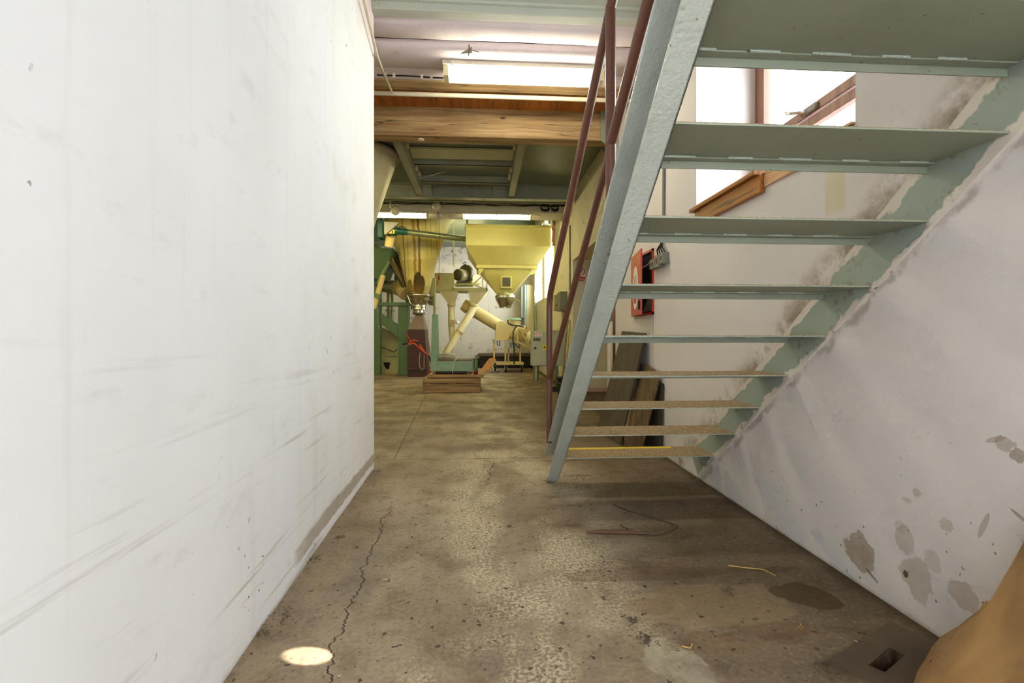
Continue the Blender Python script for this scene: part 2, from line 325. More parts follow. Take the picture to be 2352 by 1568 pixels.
M['brownsteel'] = paint('brown_red_steel', (64, 30, 22), .8, .42, scale=5, dirt=(140, 110, 80), dirtamt=.15)
M['brownsteel_light'] = paint('faded_brown_steel', (128, 108, 94), .85, .45, scale=5)
M['cabinet'] = paint('light_grey_cabinet', (170, 176, 160), .92, .45, dirtamt=.08)
M['white'] = flat('white_label', (224, 218, 208), .6)
M['redink'] = flat('red_print', (196, 24, 30), .6)
M['yellowlabel'] = flat('yellow_label', (232, 206, 40), .6)
M['orange'] = flat('orange_red_enamel', (206, 62, 30), .45)
M['motor'] = paint('dark_motor_paint', (84, 76, 44), .8, .45, scale=8, dirtamt=.3)
M['motorlight'] = paint('dusty_motor_end', (170, 160, 124), .8, .45, scale=8, dirtamt=.3)
M['kerb'] = paint('dark_channel', (58, 50, 38), .8, .7, dirtamt=.2)
M['kerbtop'] = paint('brown_channel_lid', (104, 86, 66), .85, .7)
M['plate'] = paint('dark_floor_plate', (92, 74, 56), .75, .6, scale=4, dirt=(48, 36, 24), dirtamt=.4, bump=.3)
M['card'] = wood('bent_cardboard', (186, 134, 72), (166, 116, 60), 1, 1., .8, knots=False)
M['rope'] = flat('red_cord', (176, 44, 34), .8)
def conemat():
    s = NT('rust_streaked_cone'); X, Y, Z = s.xyz()
    c = s.mix(s.st(s.noise(3, 5), .3, .7), C(236, 222, 146), C(220, 202, 116))
    def streak(x, w, z0, z1, col, a):
        nonlocal c
        wob = s.m('MULTIPLY', s.m('SUBTRACT', s.noise(2.2, 5, s.sc((.02, .02, 1), (x * 9, 0, 0)), .7), .5), .10)
        d = s.m('ABSOLUTE', s.m('SUBTRACT', s.m('ADD', X, wob), x))
        f = s.m('MULTIPLY', s.st(d, w, w * .35), s.m('MULTIPLY', s.st(Z, z0 - .05, z0 + .05), s.st(Z, z1 + .1, z1 - .1)))
        c = s.mix(s.m('MULTIPLY', f, a), c, C(*col))
    streak(-.02, .045, 2.2, 3.9, (170, 116, 10), .75); streak(.09, .03, 2.5, 3.9, (120, 64, 12), .85); streak(.07, .012, 2.2, 3.0, (90, 40, 12), .8)
    streak(-.28, .014, 2.2, 3.9, (110, 56, 14), .85); streak(-.18, .012, 2.4, 3.5, (190, 140, 30), .7)
    for x in (.26, .36, .48, -.42): streak(x, .012, 2.9, 3.9, (150, 104, 30), .5)
    n = s.noise(9, 7, rough=.7)
    bl_ = blob(s, X, Z, .04, 2.25, .14, .30, 0); c = s.mix(s.m('MULTIPLY', bl_, .92), c, C(46, 24, 8))
    b2 = blob(s, X, Z, -.17, 2.15, .07, .30, 0); c = s.mix(s.m('MULTIPLY', b2, .75), c, C(84, 50, 14))
    c = s.mix(s.m('MULTIPLY', s.st(s.m('ADD', Z, s.m('MULTIPLY', n, .5)), 2.62, 2.3), .45), c, C(140, 104, 30))
    return s.out(c, .42)
M['cone'] = conemat()
def rockmat():
    s = NT('ochre_lump'); n = s.noise(3, 5); f = s.noise(30, 5)
    c = s.mix(s.st(n, .35, .7), C(202, 160, 106), C(176, 134, 84)); c = s.mix(s.st(s.noise(7, 4), .58, .72, 0, .4), c, C(140, 104, 66))
    c = s.mix(s.m('MULTIPLY', s.specks(40, .25), .9), c, C(90, 50, 24)); s.bump(s.m('ADD', n, s.m('MULTIPLY', f, .12)), .35, .02)
    return s.out(c, .8)
M['rock'] = rockmat()
s_ = NT('green_tinted_bottle'); s_.out(C(120, 150, 96), .12); s_.b.inputs['Transmission Weight'].default_value = .6; M['bottle'] = s_.mat
M['redliquid'] = flat('red_liquid', (120, 20, 14), .2)
M['greencap'] = flat('green_cap', (24, 110, 54), .4)
# ------------------------------------------------------------------ mesh builder
class MB:
    def __init__(s): s.v = []; s.f = []; s.sm = []
    def add(s, vs, fs, smooth=False):
        n = len(s.v); s.v += [tuple(v) for v in vs]; s.f += [tuple(i + n for i in f) for f in fs]; s.sm += [smooth] * len(fs); return s
    def box(s, a, b, mat=None):
        x0, y0, z0 = (min(a[i], b[i]) for i in range(3)); x1, y1, z1 = (max(a[i], b[i]) for i in range(3))
        v = [Vector(p) for p in ((x0, y0, z0), (x1, y0, z0), (x1, y1, z0), (x0, y1, z0), (x0, y0, z1), (x1, y0, z1), (x1, y1, z1), (x0, y1, z1))]
        if mat is not None: v = [mat @ p for p in v]
        return s.add(v, [(3, 2, 1, 0), (4, 5, 6, 7), (0, 1, 5, 4), (1, 2, 6, 5), (2, 3, 7, 6), (3, 0, 4, 7)])
    def hexa(s, lo, hi):
        """frustum from two 4-point rings"""
        return s.add(list(lo) + list(hi), [(3, 2, 1, 0), (4, 5, 6, 7), (0, 1, 5, 4), (1, 2, 6, 5), (2, 3, 7, 6), (3, 0, 4, 7)])
    def slab(s, pts, off):
        """polygon pts thickened by vector off"""
        n = len(pts); off = Vector(off); v = [Vector(p) for p in pts] + [Vector(p) + off for p in pts]
        return s.add(v, [tuple(range(n - 1, -1, -1)), tuple(range(n, 2 * n))] + [(i, (i + 1) % n, n + (i + 1) % n, n + i) for i in range(n)])
    def tube(s, pts, r, n=10, cap=True, radii=None):
        pts = [Vector(p) for p in pts]; N = len(pts); rings = []; prev = None
        for i, p in enumerate(pts):
            d = (pts[min(i + 1, N - 1)] - pts[max(i - 1, 0)]).normalized()
            if prev is None: u = d.orthogonal().normalized()
            else: u = (prev - d * prev.dot(d)).normalized()
            prev = u; w2 = d.cross(u); rr = radii[i] if radii else r
            rings.append([p + (u * math.cos(2 * math.pi * k / n) + w2 * math.sin(2 * math.pi * k / n)) * rr for k in range(n)])
        v = [p for g in rings for p in g]; f = []
        for i in range(N - 1):
            for k in range(n): f.append((i * n + k, i * n + (k + 1) % n, (i + 1) * n + (k + 1) % n, (i + 1) * n + k))
        s.add(v, f, True)
        if cap:
            s.add(rings[0], [tuple(range(n - 1, -1, -1))]); s.add(rings[-1], [tuple(range(n))])
        return s
    def lathe(s, c, prof, axis=(0, 0, 1), n=28, cap=True):
        """profile of (distance along axis, radius)"""
        ax = Vector(axis).normalized(); c = Vector(c); pts = [c + ax * a for a, r in prof]
        u = ax.orthogonal().normalized(); w2 = ax.cross(u); rings = []
        for (a, r), p in zip(prof, pts): rings.append([p + (u * math.cos(2 * math.pi * k / n) + w2 * math.sin(2 * math.pi * k / n)) * max(r, 1e-4) for k in range(n)])
        f = []
        for i in range(len(rings) - 1):
            for k in range(n): f.append((i * n + k, i * n + (k + 1) % n, (i + 1) * n + (k + 1) % n, (i + 1) * n + k))
        s.add([p for g in rings for p in g], f, True)
        if cap:
            s.add(rings[0], [tuple(range(n - 1, -1, -1))]); s.add(rings[-1], [tuple(range(n))])
        return s
    def build(s, name, mat, parent=None, bevel=0):
        me = bpy.data.meshes.new(name); me.from_pydata(s.v, [], s.f); me.update()
        for p, sm in zip(me.polygons, s.sm): p.use_smooth = sm
        me.materials.append(M[mat] if isinstance(mat, str) else mat)
        o = bpy.data.objects.new(name, me); COL.objects.link(o)
        if parent is not None:
            o.parent = parent
            if parent.type == 'EMPTY': o.matrix_parent_inverse = Matrix.Translation(-parent.location)
        if bevel:
            b = o.modifiers.new('bevel', 'BEVEL'); b.width = bevel; b.segments = 2; b.limit_method = 'ANGLE'
        return o
def tag(o, label=None, cat=None, group=None, kind=None):
    if label: o['label'] = label
    if cat: o['category'] = cat
    if group: o['group'] = group
    if kind: o['kind'] = kind
    return o
def thing(name, loc, label, cat, group=None):
    o = bpy.data.objects.new(name, None); COL.objects.link(o); o.location = loc; o.empty_display_size = .1
    return tag(o, label, cat, group)
def struct(name, mb, mat, parent=None, **k):
    o = mb.build(name, mat, parent, **k)
    if parent is None: o['kind'] = 'structure'
    return o
# =================================================================== THE SETTING
def grid_wall(mb, axis, t0, t1, u0, u1, z0, z1, holes):
    """wall slab between t0 and t1 along the axis it faces, with rectangular holes (u0,u1,z0,z1)"""
    us = sorted({u0, u1, *[h[0] for h in holes], *[h[1] for h in holes]}); zs = sorted({z0, z1, *[h[2] for h in holes], *[h[3] for h in holes]})
    for i in range(len(us) - 1):
        j = 0
        while j < len(zs) - 1:
            inh = lambda jj: any(h[0] <= (us[i] + us[i + 1]) / 2 <= h[1] and h[2] <= (zs[jj] + zs[jj + 1]) / 2 <= h[3] for h in holes)
            if inh(j): j += 1; continue
            k = j
            while k + 1 < len(zs) - 1 and not inh(k + 1): k += 1
            if axis == 'x': mb.box((t0, us[i], zs[j]), (t1, us[i + 1], zs[k + 1]))
            else: mb.box((us[i], t0, zs[j]), (us[i + 1], t1, zs[k + 1]))
            j = k + 1
    return mb
fl = MB()
fx0, fx1, fy0, fy1 = -6.3, 2.75, -4, 15.6
in4 = [(qz(*p).x, qz(*p).y) for p in ((1994, 1530), (2033, 1546), (2078, 1506), (2043, 1488))]
H = (min(p[0] for p in in4) - .004, max(p[0] for p in in4) + .004, min(p[1] for p in in4) - .004, max(p[1] for p in in4) + .004)      # finger hole of the floor plate, sunk below the floor
for a, b in (((fx0, fy0), (fx1, H[2])), ((fx0, H[3]), (fx1, fy1)), ((fx0, H[2]), (H[0], H[3])), ((H[1], H[2]), (fx1, H[3]))):
    fl.box((*a, -.15), (*b, 0))
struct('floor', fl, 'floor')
# left wall: leans a touch, ends at an outer corner
xl = lambda y: -.748 - (y - 1.412) * .0309
wl = MB(); pts = [(xl(-1.9), -1.9), (xl(3.62), 3.62), (-6, 3.62), (-6, 3.3), (-1.25, 3.3), (-1.15, -1.9)]
n = 46
# the visible face is cut into strips whose foot wavers a little
face = []
for i in range(n + 1):
    y = -1.9 + (3.62 + 1.9) * i / n; face.append(y)
vs = []; zs_ = [0, .03, .12, .5, 1.5, 2.5, 3.55]
for y in face:
    for z in zs_:
        wv = (mnoise.noise(Vector((y * 4, z * 3, 0))) * .006 + mnoise.noise(Vector((y * 14, z * 9, 5))) * .004) * (1 if z < .2 else .5)
        vs.append((xl(y) + wv, y, z))
fs = []
for i in range(n):
    for k in range(len(zs_) - 1):
        a = i * len(zs_) + k; fs.append((a, a + len(zs_), a + len(zs_) + 1, a + 1))
wl.add(vs, fs, True)
wl.slab([(xl(-1.9) - .012, -1.9, 0), (xl(3.62) - .012, 3.622, 0), (-6, 3.622, 0), (-6, 3.3, 0), (-1.25, 3.3, 0), (-1.15, -1.9, 0)], (0, 0, 3.55))
wl.box((xl(3.62) - .02, 3.615, 0), (xl(3.62) + .001, 3.6225, 3.55))
struct('wall_left', wl, 'wall_left')
WIN = (1.83, 3.26, 1.855, 3.05)
struct('wall_right', grid_wall(MB(), 'x', 1.51, 2.06, -1.9, 5.3, 0, 5.6, [WIN]), 'wall_right')
struct('wall_behind', grid_wall(MB(), 'y', -2.06, -1.9, -1.3, 2.06, 0, 5.6, [DOOR]), 'wall_right')
# hall beyond
hw = grid_wall(MB(), 'x', 1.6, 1.95, 8.33, 15.5, 0, 4.95, [(10.5, 12.15, 1.95, 4.0), (12.35, 14.42, 1.97, 4.0)])
hw.box((1.6, 5.3, 2.33), (2.1, 8.3, 3.6))
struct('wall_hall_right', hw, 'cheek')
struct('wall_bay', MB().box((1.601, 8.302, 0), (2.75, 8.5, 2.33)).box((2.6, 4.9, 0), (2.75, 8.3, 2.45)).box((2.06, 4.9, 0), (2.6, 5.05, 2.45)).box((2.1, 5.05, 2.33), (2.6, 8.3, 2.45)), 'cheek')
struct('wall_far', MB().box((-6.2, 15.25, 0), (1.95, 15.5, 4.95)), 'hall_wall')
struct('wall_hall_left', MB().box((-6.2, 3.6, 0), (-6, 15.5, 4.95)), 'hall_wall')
# ceilings
cl = MB()
cl.box((-1.3, -1.9, 3.47), (.36, 3.56, 3.6)).box((.36, 2.5, 3.47), (1.52, 3.56, 3.6))
cl.box((-1.3, -1.9, 5.6), (2.06, 5, 5.75)).box((-1.4, -1.9, 3.6), (-1.25, 5, 5.6)).box((-1.3, 4.9, 3.6), (1.6, 5.05, 5.6)).box((-1.3, -1.9, 3.6), (-1.25, 4.9, 5.6))
struct('ceiling', cl, 'ceil')
struct('trim_1', MB().box((-6, 3.53, 3.40), (1.51, 3.625, 3.52)).box((-6, 3.50, 3.455), (1.51, 3.53, 3.52)), 'ceil', bevel=.006)
def joist(y0, y1, z0, n=40):
    """whitewashed concrete joist with rounded, slightly wavy arrises"""
    mb = MB(); prof = [(y0, 3.62), (y0 + .003, z0 + .07), (y0 + .03, z0 + .02), (y0 + .075, z0), (y1 - .03, z0), (y1 - .005, z0 + .02), (y1, 3.62)]
    vs = []; 
    for i in range(n + 1):
        x = -6 + 7.6 * i / n
        for j, (y, z) in enumerate(prof): vs.append((x, y + .006 * mnoise.noise(Vector((x * 2, j, 1))), z + .007 * mnoise.noise(Vector((x * 2.3, j, 7)))))
    m_ = len(prof); fs = [(i * m_ + j, i * m_ + j + 1, (i + 1) * m_ + j + 1, (i + 1) * m_ + j) for i in range(n) for j in range(m_ - 1)]
    mb.add(vs, fs, True); return mb
for k, (a, b, z) in enumerate(((3.63, 3.91, 3.405), (3.935, 4.30, 3.385))): struct('ceiling_joist', joist(a, b, z), 'lilac')
struct('trim_2', MB().box((-6, 4.31, 3.40), (1.51, 4.50, 3.55)), 'lilac', bevel=.006)
struct('ceiling_joint', MB().box((-6, 3.9, 3.44), (1.51, 3.945, 3.6)), 'dark')
struct('ceiling_slab', MB().box((-6, 3.56, 3.62), (1.6, 4.75, 3.75)), 'lilac')
pl = MB()
for k in range(58):
    x = -6 + k * .132
    if x + .132 < 1.62: pl.box((x, 4.7, 3.53 + .002 * (k % 2)), (x + .1295, 5.35, 3.56))
pl.box((-6, 4.7, 3.56), (1.6, 5.35, 3.6))
struct('ceiling_planks', pl, 'plank')
struct('ceiling_steel', MB().box((-6, 5.35, 3.52), (1.6, 9.3, 3.6)), 'steelceil')
struct('ceiling_hall', MB().box((-6.2, 9.1, 4.85), (1.95, 15.5, 4.98)).box((-6, 9.2, 3.42), (1.6, 9.4, 4.9)), 'steelceil')
struct('trim_3', MB().box((-6, 14.5, 3.83), (1.6, 15.24, 4.85)), 'steelceil')
# timber beams
def hewn(y0, y1, z0, z1, x0=-6, x1=1.5, amp=.006):
    mb = MB(); prof = [(y0, z1), (y0, z0 + .03), (y0 + .02, z0), (y1 - .02, z0), (y1, z0 + .02), (y1, z1)]; n = 50; vs = []
    for i in range(n + 1):
        x = x0 + (x1 - x0) * i / n
        for j, (y, z) in enumerate(prof): vs.append((x, y + amp * mnoise.noise(Vector((x * 1.5, j * 3, 2))), z + amp * mnoise.noise(Vector((x * 1.7, j * 2, 9)))))
    m_ = 6; fs = [(i * m_ + j, i * m_ + (j + 1) % m_, (i + 1) * m_ + (j + 1) % m_, (i + 1) * m_ + j) for i in range(n) for j in range(m_)]
    mb.add(vs, fs); mb.add(vs[:m_], [tuple(range(m_))]); mb.add(vs[-m_:], [tuple(range(m_ - 1, -1, -1))]); return mb
tag(hewn(5.3, 5.52, 3.22, 3.535).build('ceiling_beam', 'beam'), 'thick rough-sawn brown timber beam across the ceiling, nearest the steel ceiling', 'beam')
tag(hewn(4.5, 4.70, 3.40, 3.53, amp=.003).build('ceiling_beam', 'beam'), 'thin brown timber joist behind the conduit and the near tube lamp', 'beam')
tag(MB().lathe(q(967, 321, 5.41) * 1, [(-.001, .034), (.012, .034), (.014, .012)], (0, 0, -1)).build('ceiling_hook_plate', 'cable_white'), 'small cream oval socket screwed under the big timber beam', 'socket')
bpy.data.objects['ceiling_hook_plate'].location.z = 3.22 - q(967, 321, 5.41).z
# =================================================================== STAIRCASE
Y0, RUN, Z0, RISE, TD = 3.2117, .2446, .0314, .1936, .257
sl = math.atan2(RISE, RUN); U = Vector((0, -math.cos(sl), math.sin(sl))); NN = Vector((0, math.sin(sl), math.cos(sl)))
stair = thing('staircase', (1.0, 3.2, 0), 'steep open steel staircase with grey-green treads and brown tube railing against the right wall', 'staircase')
foot = Vector((0, 3.216, .002)); L = 5.5
def bar(mb, x0, x1, n0, n1, l0=0, l1=L):
    p = [foot + NN * n0 + U * l0, foot + NN * n1 + U * l0, foot + NN * n1 + U * l1, foot + NN * n0 + U * l1]
    return mb.slab([Vector((x0, a.y, a.z)) for a in p], (x1 - x0, 0, 0))
st = MB(); bar(st, .507, .517, 0, .2); bar(st, .44, .517, 0, .011); bar(st, .44, .517, .189, .2)
st.build('stringer', 'stringer', stair, bevel=.003)
ws = MB(); bar(ws, 1.497, 1.5105, .0, .2, .02); ws.build('stringer', 'wallstringer', stair)
rnd = random.Random(4)
for i in range(1, 17):
    y = Y0 - i * RUN; z = Z0 + i * RISE
    t = MB().box((.517, y, z - .006), (1.498, y + TD, z - .001)).build('tread', 'teal', stair)
    top = MB().box((.519, y + .001, z - .001), (1.497, y + TD - .002, z + (.0015))).build('checker_plate', 'dusty', t)
    e = MB().box((.517, y + TD - .034, z - .012), (1.498, y + TD, z - .0062)).box((.517, y + TD - .007, z - .036), (1.498, y + TD, z - .012))
    e.build('nosing', 'teal', t, bevel=.002)
    x = .52 + rnd.random() * .06
    while x < 1.42 and i < 10:
        wl_ = .08 + rnd.random() * .03
        MB().tube([(x, y + TD - .036, z - .009), (x + wl_ * .3, y + TD - .037, z - .0095), (x + wl_, y + TD - .036, z - .009)], .0045, 6).build('weld_bead', 'weld', t)
        x += wl_ + .08 + rnd.random() * .03
    if i == 1: MB().box((.53, y + TD - .045, z + .0016), (1.30, y + TD - .003, z + .003)).build('yellow_stripe', 'yellow', t)['label'] = 'yellow painted edge stripe of the lowest tread'
def ln(a, b, t): return Vector(a) + (Vector(b) - Vector(a)) * t
hr = [(.452, 3.18, .275), (.452, 3.18, 1.19), (.453, 3.17, 1.24), (.455, 3.14, 1.29)]
slope = RISE / RUN
def rail_pt(y, z_end): return (.452 + (3.18 - y) * .0455, y, z_end + (3.18 - y) * slope)
top_end = rail_pt(-.6, 1.285); mid0 = rail_pt(3.165, .705)
MB().tube(hr + [top_end], .0205, 14).build('handrail', 'rail', stair)
MB().tube([mid0, rail_pt(1.875, .705)], .017, 12).build('mid_rail', 'rail', stair)
MB().tube([rail_pt(1.855, .722), rail_pt(-.6, .722)], .0205, 12).build('mid_rail', 'rail', stair)
for yy in (1.865, .45):
    p = rail_pt(yy, 1.285); MB().tube([(p[0], yy, (3.216 - yy) * slope + .25), (p[0], yy, p[2] - .01)], .021, 14).build('post', 'rail', stair)
# =================================================================== LAMPS AND CEILING SERVICES
def tube_lamp(cx, cy, zt, length, mat, label, w=.15, h=.1):
    # tray, glowing cover, end caps and side clips
    t = thing('tube_lamp', (cx, cy, zt), label, 'ceiling light', 'long tube ceiling lamps')
    x0, x1 = cx - length / 2, cx + length / 2
    MB().hexa([(x0, cy - w / 2, zt - .035), (x1, cy - w / 2, zt - .035), (x1, cy + w / 2, zt - .035), (x0, cy + w / 2, zt - .035)],
              [(x0, cy - w / 2, zt), (x1, cy - w / 2, zt), (x1, cy + w / 2, zt), (x0, cy + w / 2, zt)]).build('housing', 'lampbody', t, bevel=.004)
    def dif(a, b): return MB().hexa([(a, cy - w * .30, zt - h), (b, cy - w * .30, zt - h), (b, cy + w * .30, zt - h), (a, cy + w * .30, zt - h)],
                                    [(a, cy - w * .38, zt - .036), (b, cy - w * .38, zt - .036), (b, cy + w * .38, zt - .036), (a, cy + w * .38, zt - .036)])
    dif(x0 + .05, x1 - .05).build('diffuser', mat, t)
    for a, b in ((x0 + .006, x0 + .05), (x1 - .05, x1 - .006)): dif(a, b).build('end_cap', 'clear', t)
    for k in range(3):
        x = x0 + length * (.06 + .44 * k)
        for s_ in (-1, 1): MB().box((x - .012, cy + s_ * w / 2 - .008, zt - .05), (x + .012, cy + s_ * w / 2 + .008, zt - .012)).build('clip', 'cable_white', t, bevel=.002)
    return t
a = q(1018, 200, 4.22); b = q(1385, 208, 4.22)
tube_lamp((a.x + b.x) / 2, 4.22, 3.384, b.x - a.x, 'lamp_near', 'long twin tube lamp lit white under the lilac ceiling joists, nearest to the stairs', .2, .115)
a = q(1058, 503, 9.09); b = q(1223, 505, 9.09); LL = b.x - a.x
tube_lamp((a.x + b.x) / 2, 9.09, 3.338, LL, 'lamp_far', 'lit tube lamp above the square cream hopper in the far hall')
b = q(985, 505, 9.09); tube_lamp(b.x - LL / 2, 9.09, 3.338, LL, 'lamp_far', 'lit tube lamp in front of the round rust-streaked cone hopper, partly behind the left wall')
for (x, y) in ((-3.2, 9.09), (-3.0, 6.6), (-.6, 13.2)):   # unseen lamps added to light the hall, behind the wall and the hoppers
    z = 3.338 if y == 9.09 else (3.5 if y < 9 else 4.83)
    tube_lamp(x, y, z, 1.43, 'lamp_far', {9.09: 'added unseen tube lamp under the concrete beam, left of the one by the cone hopper', 6.6: 'added unseen tube lamp under the low steel ceiling behind the left wall', 13.2: 'added unseen tube lamp high above the distributor and electric motor'}[y])
# added lamps stay out of view; conduits
tag(MB().tube([(-6, 4.735, 3.385), (1.5, 4.735, 3.385)], .022, 10).tube([(-6, 4.70, 3.425), (1.5, 4.70, 3.425)], .012, 8).build('conduit', 'cable_white'), 'straight cream conduit running across under the planked ceiling', 'conduit')
c1 = MB().tube([(-.66, 1.2, 3.16), (-.728, 2.5, 3.235), tuple(q(866, 128, 3.6)), tuple(q(882, 170, 4.2)), tuple(q(901, 213, 4.66))], .011, 8)
cc = tag(c1.build('conduit', 'cable_white'), 'cream conduit slanting down the upper left wall to the ceiling conduit', 'conduit')
cb = MB().tube([tuple(q(x, y + (rnd.random() - .5) * 3, 4.33)) for x, y in ((866, 173), (880, 174), (905, 173), (930, 175), (960, 177), (990, 178), (1018, 180))], .007, 6)
cbo = tag(cb.build('ceiling_cable', 'black'), 'thin dark cable clipped to the ceiling left of the near tube lamp', 'cable')
for x in (885, 905, 969, 991):
    p = q(x, 173 + (x - 885) * .04, 4.315); MB().box(p - Vector((.011, .008, .02)), p + Vector((.011, .01, .022))).build('cable_clip', 'cable_white', cbo)
p = q(1065, 118, 3.94)
tag(MB().slab([p + Vector((-.03, 0, -.02)), p + Vector((.07, 0, -.01)), p + Vector((.068, .0, .045))], (0, .004, 0)).build('peeling_flake', 'greybox'), 'small triangular grey flake hanging from the lilac joist', 'paint flake')
tag(MB().tube([q(1077, 103, 3.90), q(1078, 115, 3.9), q(1076, 128, 3.9)], .005, 6).tube([q(1078, 113, 3.9), q(1100, 120, 3.9)], .003, 5).build('rusty_hook', 'rail'), 'rusty wire hook hanging between the two lilac joists', 'hook')
# =================================================================== STEEL CEILING OF THE PASSAGE
hatch = thing('steel_hatch_frame', (-.3, 7.9, 3.3), 'grey steel framework with cross members under the olive steel ceiling', 'steel frame')
MB().box((-6, 7.90, 3.505), (1.59, 8.04, 3.52)).box((-6, 7.965, 3.3), (1.59, 7.975, 3.51)).box((-6, 7.90, 3.285), (1.59, 8.04, 3.3)).build('cross_beam', 'steelceil2', hatch)
def chan(x, sgn):
    m_ = MB(); m_.box((x, 5.56, 3.29), (x + .012 * sgn, 7.80, 3.51)); m_.box((x, 5.56, 3.29), (x - .085 * sgn, 7.80, 3.302)); m_.box((x, 5.56, 3.498), (x - .085 * sgn, 7.80, 3.51)); return m_
chan(-.98, 1).build('side_beam', 'steelceil2', hatch); chan(.44, -1).build('side_beam', 'steelceil2', hatch)
for y0, y1, z in ((5.9, 5.98, 3.40), (6.13, 6.2, 3.42), (6.72, 6.78, 3.40), (7.5, 7.58, 3.41)):
    MB().box((-.965, y0, z), (.425, y0 + .008, 3.515)).box((-.965, y0, z), (.425, y1, z + .008)).build('cross_member', 'steelceil2', hatch)
MB().hexa([(-.96, 6.22, 3.475), (.42, 6.22, 3.475), (.42, 6.6, 3.44), (-.96, 6.6, 3.44)], [(-.96, 6.22, 3.515), (.42, 6.22, 3.515), (.42, 6.6, 3.515), (-.96, 6.6, 3.515)]).build('panel', paint('lit_panel', (196, 198, 160), .9, .3), hatch)  # panel colour lightened to stand for lamp light reaching it
for x in (977, 1062, 1147):
    a = q(x, 445, 7.94); MB().box((a.x - .115, 7.93, 3.302), (a.x + .115, 7.965, 3.5)).box((a.x - .1, 7.90, 3.44), (a.x + .1, 7.94, 3.5)).build('gusset_plate', 'steelceil2', hatch, bevel=.004)
for x in (-.95, .41):
    for y in (6.05, 6.9, 7.2): MB().box((x - .02, y, 3.40), (x + .02, y + .1, 3.46)).build('hinge_block', 'clear', hatch, bevel=.004)
tag(MB().tube([q(961, 411, 7.3), q(1022, 394, 6.9)], .006, 6).tube([q(961, 411, 7.3), q(957, 425, 7.6), q(961, 431, 7.7)], .006, 6).build('white_cord', 'white'), 'loose white cord hanging at the left of the steel hatch', 'cord')
cbm = MB().box((-6, 9.0, 3.34), (1.59, 9.2, 3.47)).box((-6, 9.2, 3.345), (1.59, 9.62, 3.45))
tag(cbm.build('concrete_beam', 'lampbody', bevel=.006), 'long grey concrete beam carrying the far tube lamps', 'beam')
tag(MB().tube([(-6, 8.5, 3.44), (1.58, 8.5, 3.44)], .022, 10).tube([(-6, 8.5, 3.39), (1.58, 8.5, 3.39)], .018, 8).build('ceiling_pipe', 'steelceil2'), 'pair of thin grey pipes across the ceiling behind the steel hatch', 'pipe')
tray = thing('cable_tray', (0, 8.9, 3.5), 'row of hangers carrying bundled cables above the concrete beam', 'cable tray')
for k in range(16): MB().box((-2.2 + k * .245, 8.955, 3.47), (-2.18 + k * .245, 8.97, 3.518)).build('hanger', 'steelceil2', tray)
wob = [(-4 + .2 * k, 8.975 + .01 * math.sin(k * 1.7), 3.478 + .012 * math.sin(k * 2.3)) for k in range(28)]
MB().tube(wob, .02, 7).build('cable_bundle', 'black', tray); MB().tube([(x, y - .04, z + .01 * math.sin(x * 9)) for x, y, z in wob], .008, 6).build('cable_bundle', 'greybox', tray)
for x, sx in ((1252, 1), (1275, .8)):
    c_ = q(x, 474, 8.8); m_ = MB()
    for k in range(5):
        m_.tube([c_ + Vector((.085 * sx * math.cos(t / 10 * 6.28 + k), .02 * math.sin(t + k), .055 * math.sin(t / 10 * 6.28 + k) - .01 * k)) for t in range(11)], .009, 5)
    tag(m_.build('cable_coil', 'black'), 'black coil of cable hung on the beam, %s' % ('left of the pair' if sx == 1 else 'right of the pair, next to the wall'), 'cable', 'black cable coils on the beam')
# siren with switch and red pull cord
sr = thing('alarm_bell', q(1003, 474, 8.85), 'round cream alarm bell hung on the concrete beam above a switch box', 'bell')
c_ = q(1003, 474, 8.90); MB().lathe(c_, [(0, .075), (.02, .078), (.03, .07), (.032, .045), (.05, .04), (.055, .01)], (0, -1, 0)).build('bell_dome', 'lampbody', sr)
MB().box(c_ + Vector((-.05, 0, .06)), c_ + Vector((.05, .03, .10))).build('bracket', 'lampbody', sr)
p = q(1008, 497, 8.86); ps = thing('pull_switch', p, 'small cream pull switch under the alarm bell with a red pull cord', 'switch')
MB().box(p + Vector((-.045, -.03, -.03)), p + Vector((.045, .04, .035))).build('switch_box', 'lampbody', ps, bevel=.005)
MB().tube([p + Vector((.0, 0, .03)), p + Vector((-.012, 0, .06)), p + Vector((-.02, .0, .085))], .008, 6).build('lead', 'black', ps)
b_ = q(1008, 655, 8.86); MB().tube([p + Vector((0, 0, -.03)), ln(p, b_, .5) + Vector((.006, 0, 0)), b_ + Vector((0, 0, .15))], .004, 6).build('pull_cord', 'rope', ps)
MB().lathe(b_ + Vector((0, 0, .1)), [(0, .012), (.03, .026), (.05, .014), (.07, .022), (.09, .008)], (0, 0, 1), 10).build('knot', 'rope', ps)
MB().tube([b_ + Vector((-.025, 0, .08)), b_ + Vector((-.03, 0, -.0))], .012, 8).build('cord_handle', 'orange', ps)
c_ = q(908, 484, 8.5); hl = thing('round_floodlight', c_, 'round glass floodlight hanging left of the alarm bell', 'floodlight')
ax = Vector((.25, -1, -.1)); MB().lathe(c_, [(-.12, .03), (-.1, .05), (-.03, .075), (0, .082), (.015, .082), (.017, .07)], ax).build('reflector', 'stainless', hl)
MB().lathe(c_ + ax.normalized() * .012, [(0, .068), (.012, .06), (.02, .03), (.022, .004)], ax).build('lens', 'clear', hl)
MB().tube([c_ + Vector((-.02, .1, 0)), c_ + Vector((-.1, .1, .1)), c_ + Vector((-.12, .1, .28))], .014, 6).build('arm', 'galv', hl)
